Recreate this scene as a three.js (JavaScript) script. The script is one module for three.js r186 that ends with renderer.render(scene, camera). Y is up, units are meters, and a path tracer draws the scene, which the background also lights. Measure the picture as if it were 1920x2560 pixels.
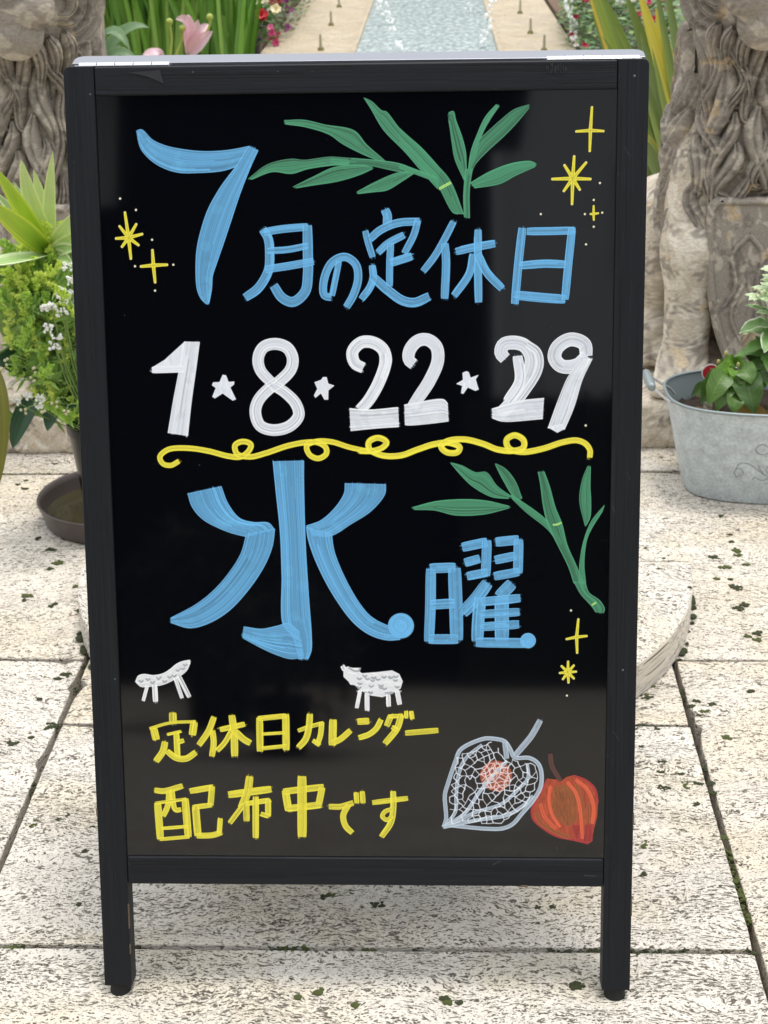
import * as THREE from 'three';
import { RoundedBoxGeometry } from 'three/addons/geometries/RoundedBoxGeometry.js';
import { mergeGeometries } from 'three/addons/utils/BufferGeometryUtils.js';
import { createNoise2D, createNoise3D } from 'simplex-noise';

// ---------- camera, sky, sun, exposure ----------
const EXPOSURE = 1.62, SKY = 0.95, SUN = 1.3;
const scene = new THREE.Scene();
const camera = new THREE.PerspectiveCamera(38.17, 0.75, 0.05, 400);
camera.rotation.order = 'YXZ';
camera.position.set(0, 1.2103, 0);
camera.rotation.set(-0.43073, 0.03821, -0.01829);
camera.focus = 1.36; camera.userData.fStop = 22;
const renderer = new THREE.WebGLRenderer({ antialias: true });
renderer.toneMapping = THREE.LinearToneMapping;
renderer.toneMappingExposure = EXPOSURE;
renderer.shadowMap.enabled = true;

function rng(seed) { let s = seed | 0; return () => { s = (s + 0x6d2b79f5) | 0; let t = Math.imul(s ^ (s >>> 15), 1 | s); t = (t + Math.imul(t ^ (t >>> 7), 61 | t)) ^ t; return ((t ^ (t >>> 14)) >>> 0) / 4294967296; }; }
{ // overcast sky: brighter overhead, broken by soft cloud
  const w = 512, h = 256, d = new Float32Array(w * h * 4), n3 = createNoise3D(rng(3));
  for (let y = 0; y < h; y++) for (let x = 0; x < w; x++) {
    const el = ((y + 0.5) / h - 0.5) * Math.PI, az = x / w * Math.PI * 2, c = Math.cos(el), s = Math.sin(el);
    const k = n3(c * Math.cos(az) * 1.4, s * 2.2, c * Math.sin(az) * 1.4) * 0.6 + n3(c * Math.cos(az) * 4, s * 6, c * Math.sin(az) * 4) * 0.25;
    let L = (1 + 2 * Math.max(s, 0)) / 3 * 1.25 * (1 + 0.16 * k);
    if (s < 0) L *= 0.6;
    const i = (y * w + x) * 4; d[i] = L * 0.965 * SKY; d[i + 1] = L * SKY; d[i + 2] = L * 1.045 * SKY; d[i + 3] = 1;
  }
  const t = new THREE.DataTexture(d, w, h, THREE.RGBAFormat, THREE.FloatType);
  t.mapping = THREE.EquirectangularReflectionMapping; t.magFilter = THREE.LinearFilter; t.minFilter = THREE.LinearFilter; t.needsUpdate = true;
  scene.background = t; scene.environment = t;
}
const sun = new THREE.DirectionalLight(0xfff8f0, SUN);
sun.position.set(0.9, 8, -2.75); sun.target.position.set(0, 0, -2.2);
sun.castShadow = true; sun.shadow.radius = 28; sun.shadow.mapSize.set(2048, 2048);
Object.assign(sun.shadow.camera, { left: -6, right: 6, top: 6, bottom: -6, near: 1, far: 20 });
scene.add(sun, sun.target);

// ---------- helpers ----------
const V = (x, y, z) => new THREE.Vector3(x, y, z), TAU = Math.PI * 2;
const lerp = (a, b, t) => a + (b - a) * t, clamp = (x, a = 0, b = 1) => Math.min(b, Math.max(a, x));
const smooth = (a, b, x) => { const t = clamp((x - a) / (b - a)); return t * t * (3 - 2 * t); };
const used = {};
function numbered(n) { used[n] = (used[n] ?? -1) + 1; return used[n] ? n + '_' + String(used[n]).padStart(3, '0') : n; }
function tag(o, label, category, group) { o.userData.label = label; o.userData.category = category; if (group) o.userData.group = group; return o; }
function thing(name, label, category, pos = [0, 0, 0], turn = 0, group) {
  const o = new THREE.Group(); o.name = numbered(name); o.position.set(...pos); o.rotation.y = turn; scene.add(o);
  return tag(o, label, category, group);
}
function mesh(name, geo, mat, parent = scene) {
  const m = new THREE.Mesh(geo, mat); m.name = numbered(name); m.castShadow = m.receiveShadow = true; parent.add(m); return m;
}
function struct(name, geo, mat) { const m = mesh(name, geo, mat); m.userData.kind = 'structure'; return m; }
function stuff(m) { m.userData.kind = 'stuff'; return m; }
function merge(list) {
  const keep = ['position', 'normal', 'uv'];
  return mergeGeometries(list.map((g) => { g = g.index ? g.toNonIndexed() : g; for (const k of Object.keys(g.attributes)) if (!keep.includes(k)) g.deleteAttribute(k); return g; }));
}
function std(o) { return new THREE.MeshStandardMaterial({ roughness: 0.8, ...o }); }
function phys(o) { return new THREE.MeshPhysicalMaterial({ roughness: 0.6, ...o }); }
function dataTex(w, h, fn, srgb = true) {
  const d = new Uint8Array(w * h * 4), o = [0, 0, 0];
  for (let y = 0; y < h; y++) for (let x = 0; x < w; x++) { fn(x, y, o); const i = (y * w + x) * 4; d[i] = clamp(o[0], 0, 255); d[i + 1] = clamp(o[1], 0, 255); d[i + 2] = clamp(o[2], 0, 255); d[i + 3] = 255; }
  const t = new THREE.DataTexture(d, w, h); t.magFilter = THREE.LinearFilter; t.minFilter = THREE.LinearFilter;
  if (srgb) t.colorSpace = THREE.SRGBColorSpace; t.wrapS = t.wrapT = THREE.MirroredRepeatWrapping; t.needsUpdate = true; return t;
}
function canvasTex(c, srgb = true) { const t = new THREE.CanvasTexture(c); if (srgb) t.colorSpace = THREE.SRGBColorSpace; t.wrapS = t.wrapT = THREE.RepeatWrapping; return t; }
function newCanvas(w, h) { const c = document.createElement('canvas'); c.width = w; c.height = h; return [c, c.getContext('2d')]; }
function metricUV(g, s = 1, ou = 0, ov = 0, swap = false) { // uv in metres by the face's main direction
  g = g.index ? g.toNonIndexed() : g; const p = g.attributes.position, n = g.attributes.normal, uv = new Float32Array(p.count * 2);
  for (let i = 0; i < p.count; i++) {
    const ax = Math.abs(n.getX(i)), ay = Math.abs(n.getY(i)), az = Math.abs(n.getZ(i)); let u, v;
    if (az >= ax && az >= ay) { u = p.getX(i); v = p.getY(i); } else if (ay >= ax) { u = p.getX(i); v = p.getZ(i); } else { u = p.getZ(i); v = p.getY(i); }
    if (swap) [u, v] = [v, u];
    uv[i * 2] = u * s + ou; uv[i * 2 + 1] = v * s + ov;
  }
  g.setAttribute('uv', new THREE.BufferAttribute(uv, 2)); return g;
}
function box(w, h, d, x = 0, y = 0, z = 0, r = 0.002) { const g = new RoundedBoxGeometry(w, h, d, 2, r); g.translate(x, y, z); return g; }
function tube(pts, r, seg = 12, rad = 6, taper = 1) { // swept tube that can taper
  const c = new THREE.CatmullRomCurve3(pts.map((p) => p.isVector3 ? p : V(...p))), g = new THREE.TubeGeometry(c, seg, r, rad, false);
  if (taper !== 1) { const p = g.attributes.position; for (let i = 0; i <= seg; i++) { const t = i / seg, q = c.getPointAt(t), k = lerp(1, taper, t); for (let j = 0; j <= rad; j++) { const a = i * (rad + 1) + j; p.setXYZ(a, q.x + (p.getX(a) - q.x) * k, q.y + (p.getY(a) - q.y) * k, q.z + (p.getZ(a) - q.z) * k); } } }
  return g;
}
// a leaf blade along a bent midrib: w wide, folded by f, facing `face`
function blade(a, b, c, w, o = {}) {
  const { fold = 0.25, n = 10, nx = 4, face = [0, 0.25, 1], shape = (t) => Math.pow(Math.sin(Math.PI * Math.min(1, 0.08 + t * 0.92)), 0.7), wave = 0, twist = 0 } = o;
  const A = V(...a), B = V(...b), C = V(...c), F = V(...face).normalize(), curve = new THREE.QuadraticBezierCurve3(A, B, C), P = [], U = [], I = [];
  for (let i = 0; i <= n; i++) {
    const t = i / n, q = curve.getPoint(t), T = curve.getTangent(t), S = T.clone().cross(F).normalize(), N = S.clone().cross(T).normalize();
    if (twist) { const k = twist * t; const S2 = S.clone().multiplyScalar(Math.cos(k)).addScaledVector(N, Math.sin(k)); N.multiplyScalar(Math.cos(k)).addScaledVector(S, -Math.sin(k)); S.copy(S2); }
    for (let j = 0; j <= nx; j++) {
      const x = j / nx * 2 - 1, hw = w / 2 * Math.max(shape(t), 0.02);
      const r = q.clone().addScaledVector(S, x * hw).addScaledVector(N, Math.abs(x) * hw * fold + wave * hw * Math.sin(t * 17 + x * 2) * Math.abs(x));
      P.push(r.x, r.y, r.z); U.push(j / nx, t);
    }
  }
  for (let i = 0; i < n; i++) for (let j = 0; j < nx; j++) { const k = i * (nx + 1) + j; I.push(k, k + 1, k + nx + 1, k + 1, k + nx + 2, k + nx + 1); }
  const g = new THREE.BufferGeometry(); g.setAttribute('position', new THREE.Float32BufferAttribute(P, 3)); g.setAttribute('uv', new THREE.Float32BufferAttribute(U, 2)); g.setIndex(I); g.computeVertexNormals(); return g;
}

// ---------- travertine ----------
const TILE = 1.05;
function travertine(seed, pits) {
  const N = 2048, R = rng(seed), a = createNoise2D(R), b = createNoise2D(R), c = createNoise2D(R), e = createNoise2D(R), col = new Uint8Array(N * N * 4), bmp = new Uint8Array(N * N * 4);
  for (let y = 0; y < N; y++) for (let x = 0; x < N; x++) {
    const u = x / N * TILE, v = y / N * TILE, wx = u + 0.012 * a(u * 6, v * 9), wy = v + 0.012 * b(u * 5, v * 11) + 0.0016 * a(u * 60, v * 70);
    const band = 0.5 + 0.5 * c(wx * 1.6, wy * 26), patch = 0.5 + 0.5 * e(wx * 3.4, wy * 6), dens = 0.3 + 0.42 * band + 0.28 * patch;
    const p1 = a(wx * 60, wy * 230) + 0.42 * b(wx * 200, wy * 470), p2 = b(wx * 140, wy * 420) + 0.4 * c(u * 480, v * 720), p3 = c(wx * 26, wy * 120) + 0.5 * a(u * 150, v * 260), p4 = 1 - Math.abs(b(wx * 7, wy * 62 + 5)) * 9 - 0.8 * Math.abs(a(wx * 5, wy * 9)) * 3;
    const q1 = smooth(0.9 - pits * dens, 1.06 - pits * dens, p1), q2 = smooth(0.86 - pits * dens, 1.16 - pits * dens, p2), q3 = smooth(0.98 - 0.3 * dens, 1.1 - 0.3 * dens, p3), q4 = smooth(0.1, 0.7, p4 + 0.5 * a(u * 90, v * 160)), pit = Math.max(q1 * 0.86, q2 * 0.55, q3, q4 * 0.85);
    const fine = 0.5 * e(u * 260, v * 420) + 0.5 * b(u * 700, v * 800), cloud = c(u * 6 + 3, v * 9) + 0.5 * e(u * 17, v * 26), strata = a(wx * 2.2, wy * 95), tone = 1 + 0.03 * (band - 0.5) + 0.07 * fine + 0.028 * cloud + 0.03 * strata, warm = smooth(-0.2, 1, c(u * 2.6 + 9, v * 4.3) + 0.3 * a(u * 14, v * 20));
    const i = (y * N + x) * 4;
    const r0 = (211 - 2 * warm) * tone, g0 = (204 - 5 * warm) * tone, b0 = (193 - 13 * warm) * tone, k = pit * 0.88;
    col[i] = clamp(lerp(r0, 62, k), 0, 255); col[i + 1] = clamp(lerp(g0, 56, k), 0, 255); col[i + 2] = clamp(lerp(b0, 47, k), 0, 255); col[i + 3] = 255;
    bmp[i] = bmp[i + 1] = bmp[i + 2] = clamp(255 * (0.86 - 0.8 * pit + 0.09 * fine), 0, 255); bmp[i + 3] = 255;
  }
  const mk = (d, s) => { const t = new THREE.DataTexture(d, N, N); t.magFilter = t.minFilter = THREE.LinearFilter; t.wrapS = t.wrapT = THREE.MirroredRepeatWrapping; if (s) t.colorSpace = THREE.SRGBColorSpace; t.needsUpdate = true; return t; };
  return { map: mk(col, true), bumpMap: mk(bmp, false) };
}
const travA = travertine(11, 0.6), travB = travertine(29, 0.52);
const tones = [[1, 1, 1], [0.985, 0.97, 0.945], [0.96, 0.965, 0.96], [1, 0.985, 0.96]];
const slabMats = [];
for (const t of [travA, travB]) for (const k of tones) slabMats.push(std({ ...t, bumpScale: 0.0014, roughness: 0.82, color: new THREE.Color().setRGB(...k) }));
// a slab with a slightly broken edge; outline in x and z, top at y = 0
function slabGeo(x0, x1, z0, z1, R, o = {}) {
  const { turn = 0, thick = 0.06, chips = 0.5 } = o, pts = [], step = 0.014;
  const side = (ax, ay, bx, by) => {
    const L = Math.hypot(bx - ax, by - ay), n = Math.max(4, Math.round(L / step)), nx = (by - ay) / L, ny = -(bx - ax) / L; let chip = 0;
    for (let i = 0; i < n; i++) { const t = i / n; if (R() < 0.012 * chips * 2) chip = 0.004 + R() * 0.012; const d = (i === 0 ? 0.0015 : 0) + R() * 0.0011 + chip; chip *= 0.55; pts.push(new THREE.Vector2(lerp(ax, bx, t) - nx * d, lerp(ay, by, t) - ny * d)); }
  };
  side(x0, -z1, x1, -z1); side(x1, -z1, x1, -z0); side(x1, -z0, x0, -z0); side(x0, -z0, x0, -z1);
  return shapeSlab(new THREE.Shape(pts), R, turn, thick);
}
function shapeSlab(shape, R, turn, thick, bevel = 0.0018) {
  const g = new THREE.ExtrudeGeometry(shape, { depth: thick - bevel, bevelEnabled: true, bevelThickness: bevel, bevelSize: bevel, bevelOffset: -bevel, bevelSegments: 2, curveSegments: 64 });
  g.rotateX(-Math.PI / 2); g.translate(0, -thick + 0, 0); g.computeBoundingBox();
  const p = g.attributes.position, n = g.attributes.normal, uv = g.attributes.uv, c = Math.cos(turn), s = Math.sin(turn), lo = [9, 9], hi = [-9, -9], q = [];
  for (let i = 0; i < p.count; i++) {
    const flat = Math.abs(n.getY(i)) > 0.5, x = p.getX(i), z = p.getZ(i), a = flat ? [(x * c + z * s) / TILE, (-x * s + z * c) / TILE] : [(x + z * 0.7) / TILE, p.getY(i) / TILE]; q.push(a);
    if (flat) for (const k of [0, 1]) { lo[k] = Math.min(lo[k], a[k]); hi[k] = Math.max(hi[k], a[k]); }
  }
  const off = [0, 1].map((k) => -lo[k] + R() * Math.max(0, 1 - (hi[k] - lo[k])) + Math.floor(R() * 2)); // keeps a slab inside one tile of the pattern
  q.forEach((a, i) => uv.setXY(i, a[0] + off[0], a[1] + off[1]));
  return g;
}
const RS = rng(101);
const ground = struct('ground', new THREE.PlaneGeometry(240, 240).rotateX(-Math.PI / 2).translate(0, -0.058, 0), std({ color: new THREE.Color(0x4a5a30), roughness: 1, map: dataTex(256, 256, (() => { const n = createNoise2D(rng(5)); return (x, y, o) => { const k = 190 + 50 * n(x / 9, y / 9) + 30 * n(x / 3, y / 3); o[0] = k; o[1] = k * 0.98; o[2] = k * 0.93; }; })()) }));
{ const uv = ground.geometry.attributes.uv; for (let i = 0; i < uv.count; i++) uv.setXY(i, uv.getX(i) * 400, uv.getY(i) * 400); }
struct('joint_bed', new THREE.PlaneGeometry(7, 4.3).rotateX(-Math.PI / 2).translate(-0.1, -0.053, -2.45), std({ color: 0x1f1b15, roughness: 1 }));
const paving = new THREE.Group(); paving.name = 'paving'; paving.userData.kind = 'structure'; scene.add(paving);
const slab = (x0, x1, z0, z1, mi, turn = 0, gap = 0.004, chips = 0.5) => { const m = mesh('paving_slab', slabGeo(x0 + gap, x1 - gap, z0 + gap * 0.7, z1 - gap * 0.7, RS, { turn, chips }), slabMats[mi], paving); m.position.y = (RS() - 0.5) * 0.003; return m; };
const zc = [-0.415, -0.9, -1.386, -1.872, -2.357, -2.835];
for (let i = 0; i < zc.length - 1; i++) slab(-0.565, 0.379, zc[i + 1], zc[i], [0, 2, 0, 1, 3][i], (RS() - 0.5) * 0.06, 0.0032);
for (const [sx, dx] of [[0.379, 1], [-0.565, -1]]) for (let c = 0; c < 3; c++) {
  const xa = sx + dx * c * 0.945, xb = xa + dx * 0.945, zs = [-0.415, -1.305, -2.064, -2.83];
  for (let i = 0; i < 3; i++) slab(Math.min(xa, xb), Math.max(xa, xb), zs[i + 1], zs[i], dx > 0 ? [4, 5, 7, 4][(i + c) % 4] : [7, 4, 5, 6][(i + c) % 4], dx > 0 ? 0.25 * (i - 1) - 0.1 : 0.55 - 0.4 * i, 0.0045, 1.4);
}
for (let r = 0; r < 3; r++) for (let c = -4; c < 4; c++) slab(-0.1 + c * 0.945 + (r % 2) * 0.4, -0.1 + (c + 1) * 0.945 + (r % 2) * 0.4, -2.83 - (r + 1) * 0.56, -2.83 - r * 0.56, (c + r + 12) % 8, RS() * 0.3, 0.003);
// paving that only the gloss of the board sees, and paving along the water
const sheet = (name, x0, x1, z0, z1, mat, y = 0) => { const g = new THREE.BoxGeometry(x1 - x0, 0.03, z1 - z0); g.translate((x0 + x1) / 2, y - 0.015, (z0 + z1) / 2); return struct(name, metricUV(g, 1 / TILE), mat); };
sheet('forecourt_paving', -9, 9, -0.41, 13, slabMats[5]);
const wetStone = std({ ...travB, bumpScale: 0.003, roughness: 0.45, color: new THREE.Color().setRGB(0.98, 0.88, 0.72) });
const waterside = new THREE.Group(); waterside.name = 'waterside_paving'; waterside.userData.kind = 'structure'; scene.add(waterside);
for (let i = 0; i < 12; i++) for (const [x0, x1] of [[-1.06, -0.5], [0.405, 0.86]]) mesh('paving_slab', slabGeo(x0, x1 - 0.004, -4.52 - (i + 1) * 0.9, -4.525 - i * 0.9, RS, { turn: RS() * 0.3, chips: 0.3 }), wetStone, waterside);

// round step behind the board
const step = new THREE.Group(); step.name = 'round_step'; step.userData.kind = 'structure'; step.position.set(-0.088, 0.062, -2.292); scene.add(step);
for (const [a0, a1, mi, tn] of [[0.0, Math.PI, 6, 0.1], [Math.PI, TAU, 4, 0.5]]) {
  const s = new THREE.Shape(), rad = 0.524; s.absarc(0, 0, rad, a0 + 0.002, a1 - 0.002, false); s.closePath();
  mesh('stone_slab', shapeSlab(s, RS, tn, 0.06, 0.003), slabMats[mi], step);
}

// moss cushions in the pits and joints
{
  const sets = [[], []], R = rng(77); let geos = sets[0];
  const lump = (x, y, z, r) => { const g = new THREE.IcosahedronGeometry(r, 1), p = g.attributes.position; for (let i = 0; i < p.count; i++) { const k = 0.75 + 0.5 * Math.abs(Math.sin(p.getX(i) * 913 + p.getY(i) * 517 + p.getZ(i) * 731)); p.setXYZ(i, p.getX(i) * k, p.getY(i) * k * 0.55, p.getZ(i) * k); } g.computeVertexNormals(); g.translate(x, y, z); geos.push(g); };
  const cushion = (x, z, w, y = 0) => { let a = R() * TAU, px = x, pz = z; const n = Math.round(16 + w * 2600); geos = sets[R() < 0.3 ? 1 : 0]; for (let i = 0; i < n; i++) { a += (R() - 0.5) * 2.2; px += Math.cos(a) * w * 0.13; pz += Math.sin(a) * w * 0.075; if (R() < 0.22 || Math.hypot(px - x, pz - z) > w * 0.62) { px = x + (R() - 0.5) * w * 0.5; pz = z + (R() - 0.5) * w * 0.3; } lump(px, y - 0.0005, pz, 0.0009 + R() * R() * 0.0028); } };
  const spots = [
    ...[[0.551,-2.611,0.007], [0.553,-2.529,0.005], [0.551,-2.497,0.006], [0.552,-2.461,0.009], [0.553,-2.440,0.007], [0.509,-2.435,0.008], [0.560,-2.403,0.006], [0.521,-2.391,0.009], [0.496,-2.347,0.006], [0.522,-2.345,0.005], [0.524,-2.315,0.010], [0.529,-2.247,0.010], [0.515,-2.240,0.007], [0.531,-2.153,0.010], [0.527,-2.130,0.007], [0.513,-2.140,0.007], [0.417,-2.595,0.004], [0.414,-2.570,0.004], [0.395,-2.601,0.005], [0.422,-2.195,0.003], [0.418,-2.157,0.003], [0.323,-1.959,0.004], [0.335,-1.984,0.005], [0.315,-1.957,0.005], [0.324,-1.950,0.005], [0.486,-1.970,0.007], [0.397,-1.941,0.005], [0.418,-1.932,0.006], [0.403,-1.912,0.006], [0.385,-1.925,0.006], [0.394,-1.901,0.003], [0.425,-1.839,0.007], [0.325,-1.863,0.006], [0.297,-1.816,0.004], [0.320,-1.778,0.007], [0.391,-2.065,0.004]],
    ...[[0.319,-1.714,0.007], [0.316,-1.751,0.005], [0.345,-1.748,0.005], [0.347,-1.720,0.008], [0.366,-1.724,0.006], [0.271,-1.586,0.008], [0.265,-1.526,0.007], [0.354,-1.675,0.006], [0.143,-1.462,0.005], [0.126,-1.461,0.005], [0.161,-1.325,0.008], [0.381,-1.726,0.006], [0.381,-1.704,0.005], [0.379,-1.607,0.004]],
    ...[[-0.758,-2.517,0.005], [-0.706,-2.517,0.006], [-0.718,-2.467,0.010], [-0.700,-2.412,0.010], [-0.703,-2.388,0.007], [-0.717,-2.285,0.008], [-0.720,-2.268,0.005], [-0.641,-2.320,0.005], [-0.667,-2.246,0.006], [-0.661,-2.255,0.004], [-0.613,-2.229,0.007], [-0.592,-2.017,0.009], [-0.598,-2.003,0.004], [-0.575,-1.865,0.008], [-0.621,-1.820,0.006], [-0.613,-1.943,0.004], [-0.599,-1.835,0.004], [-0.591,-2.137,0.004]],
    ...[[-0.542,-1.633,0.005], [-0.542,-1.623,0.004], [-0.514,-1.634,0.006], [-0.463,-1.566,0.006], [-0.448,-1.460,0.004], [-0.501,-1.644,0.006], [-0.462,-1.620,0.005]],
    ...[[-0.141,-1.480,0.006], [-0.131,-1.481,0.005], [-0.074,-1.465,0.005], [-0.069,-1.462,0.004], [-0.158,-1.305,0.004], [-0.136,-1.312,0.005], [-0.093,-1.292,0.004], [0.010,-1.304,0.006], [0.012,-1.299,0.004], [0.025,-1.297,0.003]],
    ...[[-0.849,-2.795,0.004], [-0.863,-2.775,0.004], [-0.841,-2.752,0.005], [-0.811,-2.882,0.005], [-0.831,-2.895,0.003]]];
  for (const [x, z, w] of spots) if (w > 0.0038 || R() < 0.5) cushion(x, z, w * (1.5 + R() * R() * 1.6), (Math.hypot(x + 0.088, z + 2.292) < 0.52) ? 0.062 : 0);
  for (const [x, z, w] of [...[[0.368,-2.343,0.004], [0.395,-2.303,0.003], [0.380,-2.264,0.004], [0.359,-2.240,0.003]]]) cushion(x, z, w, 0.062);
  const run = (x0, z0, x1, z1, n) => { const L = Math.hypot(x1 - x0, z1 - z0); for (let i = 0; i < n / 2.4; i++) { const t = R(), len = 0.012 + R() * R() * 0.11; geos = sets[R() < 0.25 ? 1 : 0]; for (let j = 0; j < len * 620; j++) { const q = clamp(t + (R() - 0.5) * len / L); lump(lerp(x0, x1, q) + (R() - 0.5) * 0.008, -0.009 + R() * 0.008, lerp(z0, z1, q) + (R() - 0.5) * 0.008, 0.0012 + R() * R() * 0.0034); } } };
  run(-0.565, -1.386, 0.379, -1.386, 26); run(-0.565, -1.872, 0.379, -1.872, 18); run(0.379, -1.3, 0.379, -2.06, 12); run(-0.565, -1.3, -0.565, -2.06, 14); run(-1.4, -2.83, -0.6, -2.83, 30); run(-1.4, -2.89, -0.5, -2.89, 60); run(0.4, -2.91, 0.9, -2.91, 24);
  for (let i = 0; i < 90; i++) { const a = -0.1 + R() * 3.3; if (Math.sin(a * 5.3) < 0.1) continue; lump(-0.088 + 0.528 * Math.cos(a), 0.001, -2.292 + 0.528 * Math.sin(a), 0.003 + R() * 0.005); }
  sets.forEach((gs, i) => { const m = mesh('moss', merge(gs), std({ color: i ? new THREE.Color().setRGB(0.066, 0.08, 0.02) : new THREE.Color().setRGB(0.036, 0.043, 0.016), roughness: 1 })); stuff(m);
    tag(m, i ? 'bright yellow green cushions of moss dotted over the paving' : 'dark green moss growing in the pits and joints of the paving', 'moss'); });
}

const TUBLEN = 1.42;
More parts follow.
